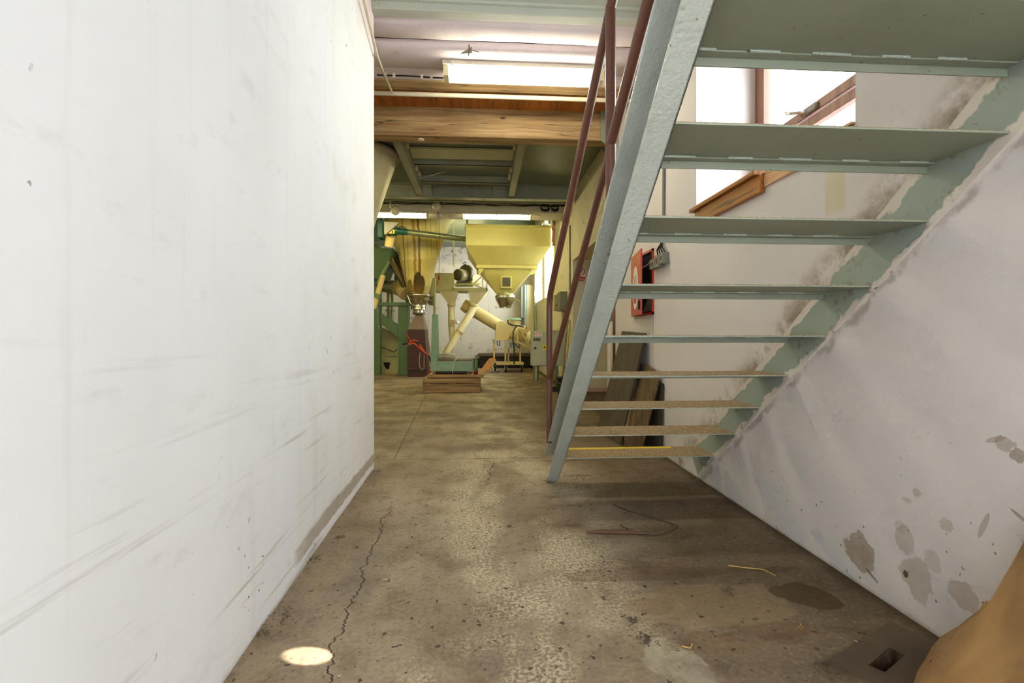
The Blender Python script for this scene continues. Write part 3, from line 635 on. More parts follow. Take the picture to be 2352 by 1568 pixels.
# =================================================================== WINDOW IN THE RIGHT WALL
wx = 1.97
def frame_rect(mb, y0, y1, z0, z1, w_, x0=wx - .03, x1=wx + .04):
    mb.box((x0, y0, z0), (x1, y0 + w_, z1)); mb.box((x0, y1 - w_, z0), (x1, y1, z1)); mb.box((x0, y0 + w_, z0), (x1, y1 - w_, z0 + w_)); mb.box((x0, y0 + w_, z1 - w_), (x1, y1 - w_, z1)); return mb
wf = frame_rect(MB(), 1.83, 3.26, 1.86, 3.05, .07)
w1 = struct('window_1', wf, 'winframe')
frame_rect(MB(), 1.90, 3.19, 2.30, 2.98, .055, wx - .045, wx + .0).build('window_sash', 'winframe', w1, bevel=.004)
frame_rect(MB(), 1.90, 3.19, 1.92, 2.285, .055, wx - .045, wx + .0).build('window_sash', 'winframe', w1, bevel=.004)
MB().box((wx - .02, 1.95, 2.35), (wx - .016, 3.14, 2.93)).build('window_glass', 'glass', w1); MB().box((wx - .02, 1.95, 1.97), (wx - .016, 3.14, 2.24)).build('window_glass', 'glass', w1)
hp = Vector((wx - .05, 2.66, 2.325)); hd = MB().box(hp + Vector((-.012, -.055, -.02)), hp + Vector((.005, .055, .02))).build('window_handle', 'greybox', w1, bevel=.004)
MB().tube([hp + Vector((-.01, .04, 0)), hp + Vector((-.05, .05, .0)), hp + Vector((-.055, .14, .035)), hp + Vector((-.05, .15, .05))], .009, 8).build('handle_lever', 'stainless', hd)
struct('window_sill', MB().box((1.455, 2.46, 1.862), (1.94, 3.262, 1.888)), 'sill', bevel=.004)
tag(MB().box((1.478, 2.44, 1.765), (1.509, 3.22, 1.861)).build('apron_board', 'sill', bevel=.003), 'orange varnished board fixed on the wall under the window sill', 'board')
tag(MB().box((1.498, 1.86, 1.79), (1.5095, 2.435, 1.862)).box((1.498, 1.84, 1.862), (1.94, 2.455, 1.872)).build('sill_board', 'sunpine'), 'pine board coloured as if sunlit, finishing the near half of the window sill', 'board')
for k, (y0, y1, z0) in enumerate(((10.5, 12.15, 1.95), (12.35, 14.42, 1.97))):
    m_ = frame_rect(MB(), y0, y1, z0, 4.0, .07, 1.86, 1.91); m_.box((1.87, (y0 + y1) / 2 - .03, z0), (1.9, (y0 + y1) / 2 + .03, 4.0)); o = struct('window_%d' % (k + 2), m_, 'clear')
    MB().box((1.88, y0 + .07, z0 + .07), (1.884, y1 - .07, 3.93)).build('window_glass', 'glass', o)
rb = MB()
for k in range(7): rb.box((1.54 + .02 * rnd.random(), 10.34, 3.0 + k * .085), (1.6, 10.49, 3.075 + k * .085))
tag(rb.build('broken_brickwork', paint('raw_brick', (196, 140, 112), .8, .9)), 'ragged pinkish brick stub on the jamb beside the far window', 'brickwork')
# =================================================================== THINGS ON THE RIGHT WALL
hc = thing('hydrant_cabinet', (1.51, 4.36, 1.2), 'open red fire hydrant cabinet on the white wall behind the stairs', 'cabinet')
ya, yb, za, zb = 4.087, 4.64, 1.187, 1.767
m_ = MB(); m_.box((1.495, ya, za), (1.512, ya + .02, zb)).box((1.495, yb - .02, za), (1.512, yb, zb)).box((1.495, ya, za), (1.512, yb, za + .02)).box((1.495, ya, zb - .02), (1.512, yb, zb)); m_.build('frame', 'red', hc)
MB().box((1.506, ya + .02, za + .02), (1.5105, yb - .02, zb - .02)).build('inside', 'dark', hc)
th = R(9); dm = Matrix.Translation((1.497, yb, 0)) @ Matrix.Rotation(th, 4, 'Z') @ Matrix.Translation((-1.497, -yb, 0))
dth = Matrix.Translation((1.494, yb, 0)) @ Matrix.Rotation(-th, 4, 'Z')
def dloc(u, z, t=0): return dth @ Vector((-t, -u, z))
dr = MB().hexa([dloc(0, za, 0), dloc(.545, za, 0), dloc(.545, za, .014), dloc(0, za, .014)], [dloc(0, zb, 0), dloc(.545, zb, 0), dloc(.545, zb, .014), dloc(0, zb, .014)]).build('door', 'red', hc)
dn = (dth.to_3x3() @ Vector((-1, 0, 0)))
em = MB(); em.slab([dloc(.27 + .155 * math.cos(k * .3927), 1.445 + .205 * math.sin(k * .3927), .0145) for k in range(16)], dn * .0015); em.build('round_emblem', 'white', dr)
hy = MB()
for a in ((.20, .228), (.30, .328)): hy.slab([dloc(a[0], 1.40, .0165), dloc(a[1], 1.40, .0165), dloc(a[1], 1.56, .0165), dloc(a[0], 1.56, .0165)], dn * .001)
hy.slab([dloc(.20, 1.30, .0165), dloc(.328, 1.30, .0165), dloc(.328, 1.42, .0165), dloc(.20, 1.42, .0165)], dn * .001); hy.build('emblem_bars', 'red', dr)
MB().box(dloc(.5, 1.27, .014) - Vector((.012, .012, .04)), dloc(.5, 1.27, .014) + Vector((.0, .012, .04))).build('latch', 'black', dr)
MB().tube([(1.498, 4.12, 1.66), (1.488, 4.22, 1.635), (1.485, 4.32, 1.63), (1.49, 4.42, 1.66)], .007, 6).build('white_strap', 'white', hc)
MB().slab([(1.504, 4.11, 1.22), (1.504, 4.36, 1.22), (1.504, 4.11, 1.42)], (-.005, 0, 0)).build('folded_hose', 'greybox', hc)
sk = thing('socket_boxes', (1.49, 3.9, 1.6), 'cluster of grey electrical boxes beside the red hydrant cabinet', 'electrical box')
for (y0, y1, z0, z1) in ((3.745, 3.83, 1.585, 1.675), (3.835, 3.93, 1.57, 1.675), (3.94, 4.05, 1.57, 1.655)):
    MB().box((1.455, y0, z0), (1.51, y1, z1)).build('box', 'greybox', sk, bevel=.005)
    MB().box((1.450, y0 + .03, z0 + .03), (1.456, y1 - .03, z1 - .03)).build('box_cover', 'motor', sk)
m_ = MB()
for k in range(4): m_.tube([(1.49, 3.77 + .055 * k, 1.67), (1.47, 3.79 + .04 * k, 1.72), (1.485, 3.82 + .012 * k, 1.77)], .006, 6)
m_.build('leads', 'black', sk)
tag(MB().tube([(1.498, 3.84, 1.775), (1.498, 3.83, 2.6)], .012, 8).build('conduit', 'greybox'), 'thin grey vertical conduit on the wall above the grey electrical boxes', 'conduit')
tag(MB().tube([(1.46, 5.34, 0), (1.46, 5.34, 1.16)], .034, 14).build('drain_pipe', 'cable_white'), 'cream vertical pipe at the end of the white wall behind the boards', 'pipe')
tag(MB().box((1.50, 5.40, .02), (1.56, 5.44, 1.7)).build('door_post', 'winframe'), 'thin rusty brown post standing behind the cream pipe', 'post')
sc_ = thing('steel_column', (1.44, 5.2, 2.0), 'grey-green steel column holding the end of the timber beam', 'column')
MB().box((1.40, 5.17, 1.95), (1.505, 5.18, 3.62)).box((1.40, 5.28, 1.95), (1.505, 5.29, 3.62)).box((1.45, 5.18, 1.95), (1.46, 5.28, 3.62)).build('column_profile', 'teal', sc_)
MB().slab([(1.33, 5.255, 3.20), (1.51, 5.255, 3.05), (1.51, 5.255, 3.56), (1.33, 5.255, 3.56)], (0, .02, 0)).build('bracket_plate', 'teal', sc_)
# sign
def txt(body, size, name, mat, parent, loc, rot, ext=.0006, align='CENTER'):
    cu = bpy.data.curves.new(name, 'FONT'); cu.body = body; cu.size = size; cu.extrude = ext; cu.align_x = align; cu.align_y = 'CENTER'
    tmp = bpy.data.objects.new('tmp_text', cu); COL.objects.link(tmp); dg = bpy.context.evaluated_depsgraph_get(); dg.update()
    me = bpy.data.meshes.new_from_object(tmp.evaluated_get(dg)); bpy.data.objects.remove(tmp)
    me.transform(Matrix.Translation(loc) @ Matrix(rot).to_4x4() if not isinstance(rot, Matrix) else Matrix.Translation(loc) @ rot)
    me.materials.clear(); me.materials.append(M[mat]); o = bpy.data.objects.new(name, me); COL.objects.link(o); o.parent = parent
    if parent.type == 'EMPTY': o.matrix_parent_inverse = Matrix.Translation(-parent.location)
    return o
FRONT = Matrix.Rotation(R(90), 4, 'X')
YS = 8.29; a = q(1322, 645, YS); b = q(1344, 612, YS)
ns = tag(MB().box((a.x, YS - .004, a.z), (b.x, YS + .004, b.z)).build('no_smoking_sign', 'white'), 'red and white no smoking sign on the wall behind the stair railing', 'sign')
w_ = b.x - a.x; cx, cz = (a.x + b.x) / 2, b.z - w_ * .5
ring = MB(); RN = 28
for r0, r1 in ((.40, .48),): 
    vs = [(cx + r * w_ * math.cos(k * 2 * math.pi / RN), YS - .0055, cz + r * w_ * math.sin(k * 2 * math.pi / RN)) for r in (r0, r1) for k in range(RN)]
    ring.add(vs, [(k, (k + 1) % RN, RN + (k + 1) % RN, RN + k) for k in range(RN)])
ring.slab([(cx - .30 * w_, YS - .0055, cz + .26 * w_), (cx - .26 * w_, YS - .0055, cz + .30 * w_), (cx + .30 * w_, YS - .0055, cz - .26 * w_), (cx + .26 * w_, YS - .0055, cz - .30 * w_)], (0, .001, 0))
ring.build('prohibition_ring', 'redink', ns)
MB().box((cx - .26 * w_, YS - .0048, cz - .05 * w_), (cx + .2 * w_, YS - .004, cz + .03 * w_)).box((cx + .16 * w_, YS - .0048, cz + .05 * w_), (cx + .22 * w_, YS - .004, cz + .22 * w_)).build('cigarette', 'black', ns)
MB().box((a.x + .004, YS - .0055, a.z + .004), (b.x - .004, YS - .004, a.z + .075)).build('text_panel', 'redink', ns)
m_ = MB()
for k in range(2):
    x = a.x + .02
    while x < b.x - .03:
        l_ = .008 + .012 * rnd.random(); m_.box((x, YS - .0062, a.z + .045 - .022 * k), (x + l_, YS - .0055, a.z + .053 - .022 * k)); x += l_ + .005
m_.build('small_print', 'white', ns)
a = q(1351, 640, YS); b = q(1364, 613, YS)
nt = tag(MB().box((a.x, YS - .002, a.z), (b.x, YS + .002, b.z)).build('paper_notice', 'white'), 'pale paper notice right of the no smoking sign', 'notice')
m_ = MB(); [m_.box((a.x + .015, YS - .0026, b.z - .03 - .02 * k), (b.x - .02 - .02 * (k % 2), YS - .002, b.z - .024 - .02 * k)) for k in range(5)]; m_.build('print', 'greybox', nt)
a = q(1340, 670, YS); b = q(1356, 643, YS)
tag(MB().box((a.x, YS - .05, a.z), (b.x, YS + .0, b.z)).build('switch_box', 'lampbody', bevel=.006), 'small cream box on the wall just below the no smoking sign', 'electrical box')
struct('baseboard_bay', MB().box((1.62, 8.285, 0), (3.2, 8.3, .07)), paint('pink_base', (214, 168, 160), .85, .8))
# control box and conduit on hall wall
cbx = thing('control_box', (1.53, 9.0, 1.6), 'green-grey control box with red button on the yellowed wall behind the railing', 'control box')
MB().box((1.46, 8.85, 1.47), (1.60, 9.25, 1.83)).build('case', paint('greenish_case', (112, 116, 84), .85, .5), cbx, bevel=.01)
MB().box((1.42, 9.28, 1.49), (1.60, 9.5, 1.80)).build('button_plate', 'olive', cbx, bevel=.004)
MB().lathe((1.47, 9.275, 1.6), [(0, .03), (.03, .03), (.035, .02)], (0, -1, 0), 12).build('button', 'redink', cbx)
MB().tube([(1.55, 8.9, 1.47), (1.54, 8.8, 1.40), (1.56, 8.7, 1.44), (1.59, 8.65, 1.6)], .01, 6).build('lead', 'black', cbx)
tag(MB().box((1.575, 8.5, 1.83), (1.60, 8.56, 3.0)).build('cable_duct', 'greybox'), 'thin grey vertical duct above the green-grey control box', 'duct')
# =================================================================== MACHINERY IN THE FAR HALL
def ringq(pts, Y): return [q(x, y, Y) for x, y in pts]
# cone hopper
YC = 11.8; ch = thing('cone_hopper', q(962, 860, YC), 'tall round yellow cone hopper streaked with brown rust above the brown filling chute', 'hopper')
c_ = q(961, 700, YC); zt = lambda y: 1 + (770 - y) / F * YC * 1.003
prof = [(zt(680) - c_.z, px(22, YC)), (zt(605) - c_.z, px(41, YC)), (zt(604) - c_.z, px(42.5, YC)), (zt(603) - c_.z, px(41.8, YC)), (zt(559) - c_.z, px(56, YC)), (zt(512) - c_.z, px(74, YC)), (zt(508) - c_.z, px(80, YC)), (zt(504) - c_.z, px(77, YC)), (zt(485) - c_.z, px(77, YC))]
cone = MB().lathe(Vector((0, 0, 0)), [(z + c_.z, r) for z, r in prof], (0, 0, 1), 48).build('cone_shell', 'cone', ch)
cone.location = (c_.x, c_.y, 0)
m_ = MB().lathe(c_, [(zt(712) - c_.z, px(17, YC)), (zt(706) - c_.z, px(17, YC)), (zt(705) - c_.z, px(15.5, YC)), (zt(696) - c_.z, px(22, YC)), (zt(690) - c_.z, px(25, YC)), (zt(683) - c_.z, px(26, YC)), (zt(681) - c_.z, px(28, YC)), (zt(678) - c_.z, px(28, YC)), (zt(677) - c_.z, px(22, YC))])
m_.build('outlet_ring', 'stainless', ch)
MB().lathe(c_, [(zt(720) - c_.z, px(12, YC)), (zt(711) - c_.z, px(11.5, YC))]).build('outlet_neck', 'stainless', ch)
MB().tube([q(936, 678, 11.5), q(942, 695, 11.45), q(950, 704, 11.45)], .014, 6).tube([q(975, 684, 11.45), q(991, 690, 11.4)], .012, 6).build('clamp_lever', 'stainless', ch)
MB().box(q(984, 699, 11.9), q(996, 682, 12.1)).build('bracket', 'motor', ch)
MB().box(q(985, 700, 12.2), q(998, 640, 12.5)).box(q(995, 725, 12.2), q(1001, 640, 12.4)).build('support_post', 'olive', ch)
# brown chute
bc = thing('filling_chute', q(960, 862, YC), 'dark brown steel chute with tapered grey top standing under the cone hopper', 'chute')
def R4(x0, x1, y, Ya, Yb):
    a = q(x0, y, Ya); b = q(x1, y, Ya); return [Vector((a.x, Ya, a.z)), Vector((b.x, Ya, a.z)), Vector((b.x, Yb, a.z)), Vector((a.x, Yb, a.z))]
lo = R4(936, 980, 862, 11.5, 12.2); lo = [Vector((v.x, v.y, 0)) for v in lo]
mid = R4(936, 976, 756, 11.5, 12.2); mid[1].x -= 0; MB().hexa(lo, mid).build('chute_body', 'brownsteel', bc, bevel=.01)
up = R4(955, 970, 721, 11.72, 11.98); MB().hexa([v + Vector((0, 0, .002)) for v in mid], up).build('chute_hood', 'brownsteel_light', bc)
MB().lathe(q(962, 720, YC) , [(-.02, px(14, YC)), (.02, px(14, YC))]).build('flange', 'motor', bc)
MB().box(q(931, 847, 11.45), q(986, 843, 12.2)).build('ledge', 'kerbtop', bc)
MB().slab([q(978, 757, 11.48), q(981, 757, 11.48), q(990, 815, 11.48), q(987, 815, 11.48)], (0, .02, 0)).build('side_flange', 'brownsteel_light', bc)
# square hopper
sh = thing('square_hopper', q(1160, 600, 11), 'large cream square hopper tapering to a steel outlet under the right tube lamp', 'hopper')
YF = 10.6; YB = 12.4; YM = (YF + YB) / 2
top = R4(1070, 1265, 520, YF, YB); bot = R4(1070, 1265, 563, YF, YB); MB().hexa(bot, top).build('bin', 'hopper', sh)
MB().hexa(R4(1067, 1268, 521, YF - .03, YB), R4(1067, 1268, 514, YF - .03, YB)).build('rim', 'hopper', sh)
w0 = top[1].x - top[0].x
r_ = R4(1096, 1233, 607, 11.0, 12.1); MB().hexa([v + Vector((0, 0, -.03)) for v in r_], [v + Vector((0, 0, -.002)) for v in bot]).build('upper_taper', 'hopper', sh)
r1 = R4(1094, 1236, 615, 10.96, 12.14); r0 = R4(1094, 1236, 608, 10.96, 12.14); MB().hexa(r1, r0).build('mid_rim', 'hopper', sh, bevel=.006)
o1 = R4(1141, 1179, 672, 11.35, 11.72); t1 = R4(1100, 1228, 615, 11.02, 12.08); MB().hexa(o1, t1).build('lower_taper', 'hopper', sh)
for x in (1099, 1231): a = q(x, 616, 11.0); MB().slab([a, a + Vector((.14 if x < 1150 else -.14, 0, 0)), a + Vector((0, 0, -.18))], (0, .02, 0)).build('corner_gusset', 'hopper', sh)
oc = q(1160, 690, 11.53); z_ = lambda y: (690 - y) / F * 11.53
MB().lathe(oc, [(z_(683), px(19, 11.5)), (z_(668), px(19, 11.5))]).build('neck', 'hopper', sh)
MB().lathe(oc, [(z_(707), px(14.5, 11.5)), (z_(701), px(14.5, 11.5)), (z_(700), px(16, 11.5)), (z_(690), px(21, 11.5)), (z_(683), px(23, 11.5)), (z_(679), px(23, 11.5)), (z_(678), px(19, 11.5))]).build('outlet_ring', 'stainless', sh)
MB().tube([q(1144, 683, 11.2), q(1176, 683, 11.2), q(1194, 693, 11.2)], .012, 6).build('clamp_lever', 'galv', sh)
MB().box(q(1150, 662, 11.06), q(1174, 635, 11.24)).build('inspection_frame', 'hopper', sh, bevel=.01); MB().box(q(1154, 657, 11.04), q(1171, 639, 11.2)).build('inspection_glass', 'motor', sh)
for x in (1073, 1262): MB().box(q(x - 2, 514, 10.7), q(x + 2, 480, 10.75)).build('suspension_rod', 'galv', sh)
# screw conveyor tube with gearbox
sv = thing('screw_conveyor', q(912, 530, 10.3), 'slim grey conveyor tube with dark green gearbox running to the square hopper', 'conveyor')
MB().tube([q(908, 530, 10.1), q(1072, 549, 10.9)], px(6.6, 10.5), 16).build('tube', 'galv', sv)
MB().tube([q(911, 530.5, 10.1), q(934, 533, 10.2)], px(7.4, 10.2), 16).build('tube_sleeve', 'teal_dark', sv)
MB().tube([q(890, 528, 10.05), q(912, 530.5, 10.1)], px(11, 10.1), 18).build('gearbox', 'teal_dark', sv, bevel=.01)
MB().box(q(866, 545, 10.1), q(886, 512, 10.4)).build('drive_motor', 'teal_dark', sv, bevel=.02)
MB().slab([q(882, 508, 9.85), q(915, 511, 9.85), q(912, 515, 9.85), q(886, 538, 9.85), q(882, 538, 9.85)], (0, .1, 0)).build('belt_guard', 'greybox', sv, bevel=.006)
gl = MB().box(q(893, 536, 9.92), q(906, 528, 9.925)).build('warning_sticker', 'yellowlabel', sv); MB().box(q(900, 535, 9.915), q(903, 530, 9.92)).build('sticker_symbol', 'black', gl)
MB().tube([q(912, 528, 10.0), q(920, 520, 10.0), q(932, 524, 10.0)], .01, 6).build('rope', 'black', sv)
MB().tube([q(897, 543, 10.2), q(893, 566, 10.25)], px(10, 10.2), 16).build('outlet_collar', 'creamdirty', sv)
m_ = MB()
for k, x in enumerate((871, 876)): m_.tube([q(x, 460, 9.95), q(x - 1, 512, 9.95)], .008, 5)
m_.build('support_wire', 'black', sv)
tag(MB().tube([q(885, 515, 10.5), q(893, 490, 10.4), q(905, 470, 9.9)], .05, 10).build('air_duct', 'galv'), 'short dusty grey duct rising beside the round floodlight', 'duct')
# green machine on the left
gm = thing('green_machine', q(900, 857, 12.2), 'tall green steel machine frame with ducts at the left edge of the far hall', 'machine')
def bx(x0, y0, x1, y1, Ya, Yb, name, mat, par=gm, bv=.004): return MB().box(q(x0, y1, Ya), Vector((q(x1, y0, Ya).x, Yb, q(x1, y0, Ya).z))).build(name, mat, par, bevel=bv)
def grounded(x0, y0, x1, Ya, Yb, name, mat, par=gm):
    a = q(x0, y0, Ya); b = q(x1, y0, Ya); return MB().box((a.x, Ya, 0), (b.x, Yb, a.z)).build(name, mat, par, bevel=.004)
grounded(850, 560, 873, 12.1, 12.3, 'frame_post', 'green'); grounded(914, 700, 938, 12.1, 12.4, 'frame_post', 'green')
bx(850, 694, 940, 702, 12.05, 12.3, 'cross_rail', 'green')
MB().slab(ringq([(873, 718), (914, 745), (914, 773), (873, 743)], 12.15), (0, .12, 0)).build('diagonal_brace', 'green', gm)
MB().tube([q(896, 660, 12.7), q(896, 740, 12.7)], px(8, 12.6), 14).lathe(q(896, 713, 12.7), [(-.02, .13), (.02, .13)]).build('down_pipe', 'galv', gm)
MB().tube([q(850, 652, 12.4), q(908, 659, 12.4)], px(15, 12.4), 18).lathe(q(911, 659, 12.4), [(-.02, .2), (.02, .2)], (1, 0, -.1)).build('cross_duct', 'galv', gm)
MB().tube([q(911, 660, 12.4), q(922, 664, 12.3), q(934, 674, 12.2)], px(17, 12.3), 16).build('duct_elbow', 'creamdirty', gm)
MB().tube([q(894, 590, 11.6), q(930, 655, 12.1)], px(9, 11.8), 14).tube([q(906, 585, 11.9), q(938, 650, 12.3)], px(7, 12), 14).build('chute_pipe', 'stainless', gm)
MB().hexa([q(850, 640, 11.5), q(880, 640, 11.5), q(880, 640, 11.5) + Vector((0, .8, 0)), q(850, 640, 11.5) + Vector((0, .8, 0))], [q(850, 570, 11.2), q(902, 570, 11.2), q(902, 570, 11.2) + Vector((0, 1.0, 0)), q(850, 570, 11.2) + Vector((0, 1.0, 0))]).build('feed_hopper', 'green', gm)
MB().tube([q(894, 600, 11.1), q(868, 650, 11.1)], px(5, 11), 4).build('brace_rod', 'green', gm)
MB().slab(ringq([(913, 600), (950, 700), (936, 700), (905, 640)], 12.6), (0, .05, 0)).build('side_plate', 'green', gm)
MB().tube([q(880, 632, 11), q(858, 708, 11)], px(6, 11), 12).build('cream_pipe', 'creamdirty', gm)
MB().tube([q(869, 675, 10.98), q(866, 684, 10.98)], px(6.6, 11), 12).build('green_sleeve', 'green', gm)
MB().slab(ringq([(876, 752), (914, 768), (914, 818), (876, 818)], 12.7), (0, .5, 0)).build('lower_casing', 'olive', gm)
grounded(877, 820, 912, 12.65, 13.1, 'lower_box', 'olive')
MB().slab(ringq([(880, 832), (896, 832), (893, 848), (886, 846)], 12.63), (0, .03, 0)).build('outlet_hole', 'dark', gm)
MB().tube([q(876, 797, 12.5), q(905, 808, 12.5), q(912, 802, 12.5)], .02, 6).build('lever', 'motor', gm)
MB().tube([q(866, 690, 12), q(868, 745, 12), q(871, 754, 12)], .007, 5).build('blue_cord', paint('pale_blue_cord', (140, 180, 190), .9), gm)
# large hanging cone near the left wall
hg = thing('hanging_cyclone', (-1.55, 6.6, 2), 'cream funnel with pale rim hanging just behind the end of the left wall', 'hopper')
YH = 6.6; cx_ = q(829, 500, YH).x; zh = lambda y: 1 + (770 - y) / F * YH
hcen = Vector((cx_, YH, 0)); pr = [(zh(640), px(12, YH)), (zh(560), px(18, YH)), (zh(500), px(36, YH)), (zh(395), px(72, YH)), (zh(372), px(80, YH)), (zh(366), px(80, YH))]
MB().lathe(hcen, pr, (0, 0, 1), 44).build('funnel', 'cream', hg)
MB().lathe(hcen, [(zh(372), px(81, YH)), (zh(370), px(84, YH)), (zh(360), px(84, YH)), (zh(358), px(80, YH))], (0, 0, 1), 44).build('rim_ring', 'lampbody', hg)
# distributor with motor
dm_ = thing('distributor', q(1060, 665, 12.6), 'olive distributor box with two funnels feeding cream pipes, left of the square hopper', 'machine')
YD = 12.6
bx(998, 627, 1040, 668, YD, YD + .7, 'housing', 'olive', dm_)
bx(1038, 661, 1120, 668, YD, YD + .7, 'platform', 'olive', dm_); bx(1040, 628, 1043, 665, YD, YD + .05, 'post', 'olive', dm_); bx(1117, 640, 1120, 668, YD, YD + .05, 'post', 'cream', dm_)
bx(1044, 650, 1086, 655, YD + .05, YD + .45, 'motor_base', 'olive', dm_)
for xs in (((1007, 1050), (1030, 1044), 698), ((1075, 1120), (1082, 1094), 702)):
    (a0, a1), (b0, b1), yy = xs; MB().hexa(R4(b0, b1, yy, YD + .25, YD + .42), R4(a0, a1, 668, YD + .02, YD + .65)).build('funnel', 'cream', dm_)
def pipe(pts, r, name, mat, par): return MB().tube(pts, r, 16).build(name, mat, par)
pipe([q(1037, 697, 12.95), q(1037, 745, 12.95), q(1041, 790, 12.8), q(1034, 800, 12.75)], px(8, 12.9), 'straight_pipe', 'cream', dm_)
pipe([q(1089, 700, 12.9), q(1082, 718, 12.85), q(1024, 812, 12.6)], px(8.5, 12.8), 'diagonal_pipe', 'cream', dm_)
for x, y, dx, dy in ((1037, 700, 0, 1), (1089, 701, 0, 1), (1056, 762, -.5, .85), (1030, 802, -.5, .85)):
    MB().lathe(q(x, y, 12.85 if y < 710 else 12.72), [(-.025, px(9.6, 12.8)), (.025, px(9.6, 12.8))], (dx, 0, -dy), 16).build('pipe_clamp', 'creamdirty', dm_)
MB().lathe(q(1038, 741, 12.8), [(0, px(7, 12.7)), (.04, px(7, 12.7))], (-.1, -1, 0), 16).build('inspection_cap', 'creamdirty', dm_)
MB().lathe(q(1053, 741, 12.7), [(0, px(4, 12.7)), (.1, px(5, 12.7))], (-.6, -.6, .2), 12).build('stub', 'white', dm_)
mt = thing('electric_motor', q(1066, 650, 12.5), 'dusty electric motor with lifting eye mounted on the distributor platform', 'motor')
ma = Vector((-.62, -.78, 0)); c_ = q(1064, 633, 12.85)
MB().lathe(c_, [(-.18, .17), (.14, .17), (.2, .155), (.22, .1)], ma, 22).build('motor_body', 'motorlight', mt)
MB().lathe(c_ + ma.normalized() * .215, [(0, .155), (.03, .15), (.04, .1), (.05, .03)], ma, 22).build('fan_cover', 'motor', mt)
MB().lathe(c_ - ma.normalized() * .02 + Vector((.05, 0, .06)), [(-.05, .24), (.03, .24)], ma, 24).build('flange_disc', 'motor', mt)
MB().tube([c_ + Vector((.04 + .035 * math.cos(t * .785), 0, .335 + .035 * math.sin(t * .785))) for t in range(9)], .009, 6).build('lifting_eye', 'black', mt)
MB().box(c_ + Vector((-.18, -.12, -.20)), c_ + Vector((.16, .12, -.16))).build('foot', 'motor', mt)
MB().lathe(q(1088, 642, 12.95), [(-.14, .15), (.14, .15)], (-.8, -.6, 0), 20).build('belt_pulley_cover', 'cream', mt)
tf = MB()
A, B, C_ = q(1086, 654, 12.4), q(1109, 632, 12.4), q(1109, 661, 12.4)
for a, b in ((A, B), (B, C_), (C_, A)): tf.tube([a, b], .022, 4)
tf.tube([B, q(1140, 668, 12.2)], .03, 4); tf.build('support_bracket', 'cream', dm_)
tag(MB().box(q(1040, 610, 12.7), q(1043, 555, 12.75)).box(q(1040, 555, 12.7), q(1043, 480, 12.75)).build('vertical_pipe', 'cream'), 'thin cream vertical pipe between the two hoppers', 'pipe')
tag(MB().slab(ringq([(1042, 632), (1044, 632), (1049, 618), (1048, 617)], 12.3), (0, .03, 0)).build('lever_handle', 'black'), 'small black lever sticking up beside the electric motor', 'lever')
# big inclined tube and mobile blower
it = thing('inclined_conveyor', q(1090, 705, 13.3), 'thick cream inclined tube running down to the wheeled machine', 'conveyor')
YI = 13.2
pipe([q(1076, 706, YI), q(1180, 768, YI)], px(14, YI), 'tube', 'creamdirty', it)
MB().lathe(q(1069, 702, YI), [(-.08, px(13, YI)), (.1, px(16, YI))], (1, 0, -.6), 8).build('tube_head', 'creamdirty', it)
bm = thing('wheeled_blower', q(1168, 850, 13.0), 'cream wheeled machine with table frame, castors and thick tube, before the far wall', 'machine')
Yb = 12.9
bx(1139, 744, 1168, 779, Yb, Yb + .5, 'inlet_box', 'creamdirty', bm)
MB().slab(ringq([(1139, 744), (1150, 736), (1175, 750), (1168, 779), (1139, 779)], Yb + .02), (0, .4, 0)).build('transition', 'creamdirty', bm)
MB().lathe(q(1181, 760, Yb + .2), [(-.1, px(15, Yb)), (px(26, Yb), px(15, Yb))], (0, 0, 1), 20).build('drum', 'creamdirty', bm)
MB().lathe(q(1181, 733, Yb + .2), [(-.03, px(16.5, Yb)), (.02, px(16.5, Yb)), (.03, px(12, Yb))], (0, 0, 1), 20).build('drum_lid', 'scalegreen', bm)
MB().lathe(q(1165, 763, Yb + .25), [(0, px(17, Yb)), (px(44, Yb), px(19, Yb))], (1, -.25, -.08), 22).build('blower_drum', 'creamdirty', bm)
MB().lathe(q(1212, 772, Yb - .1), [(0, px(12, Yb)), (px(14, Yb), px(14, Yb))], (.9, -.35, -.3), 20).lathe(q(1219, 776, Yb - .15), [(0, px(15, Yb)), (px(3, Yb), px(15, Yb))], (.9, -.35, -.3), 20).build('outlet_tube', 'cream', bm)
for a, b in (((1192, 754), (1188, 783)), ((1192, 754), (1221, 802)), ((1188, 785), (1221, 802))): MB().tube([q(*a, Yb - .2), q(*b, Yb - .2)], .03, 4).build('triangle_bracket', 'creamdirty', bm)
MB().slab(ringq([(1193, 754), (1222, 756), (1222, 775), (1196, 760)], Yb - .1), (0, .03, 0)).build('end_plate', 'creamdirty', bm)
MB().box(q(1131, 781, Yb - .1), q(1202, 779, Yb - .1) + Vector((0, .7, 0))).build('table_top', 'creamdirty', bm)
for x, yo in ((1135, 0), (1161, -.1), (1195, 0), (1168, .5)): a = q(x, 780, Yb + yo); b = q(x, 832, Yb + yo); MB().box((a.x - .022, a.y, b.z), (a.x + .022, a.y + .045, a.z)).build('leg', 'creamdirty', bm)
MB().box(q(1139, 838, Yb - .1), q(1203, 832, Yb - .1) + Vector((0, .6, 0))).build('base_plate', 'creamdirty', bm, bevel=.01)
for x, yo in ((1162, -.05), (1198, 0), (1137, .2)):
    g = q(x, 838, Yb + yo); w1_ = MB().lathe((g.x - .025, g.y, .075), [(0, .075), (.05, .075)], (1, 0, 0), 18).build('castor_wheel', 'black', bm)
    MB().box((g.x - .035, g.y - .03, .07), (g.x - .028, g.y + .03, g.z + .01)).box((g.x + .028, g.y - .03, .07), (g.x + .035, g.y + .03, g.z + .01)).build('castor_fork', 'galv', w1_)
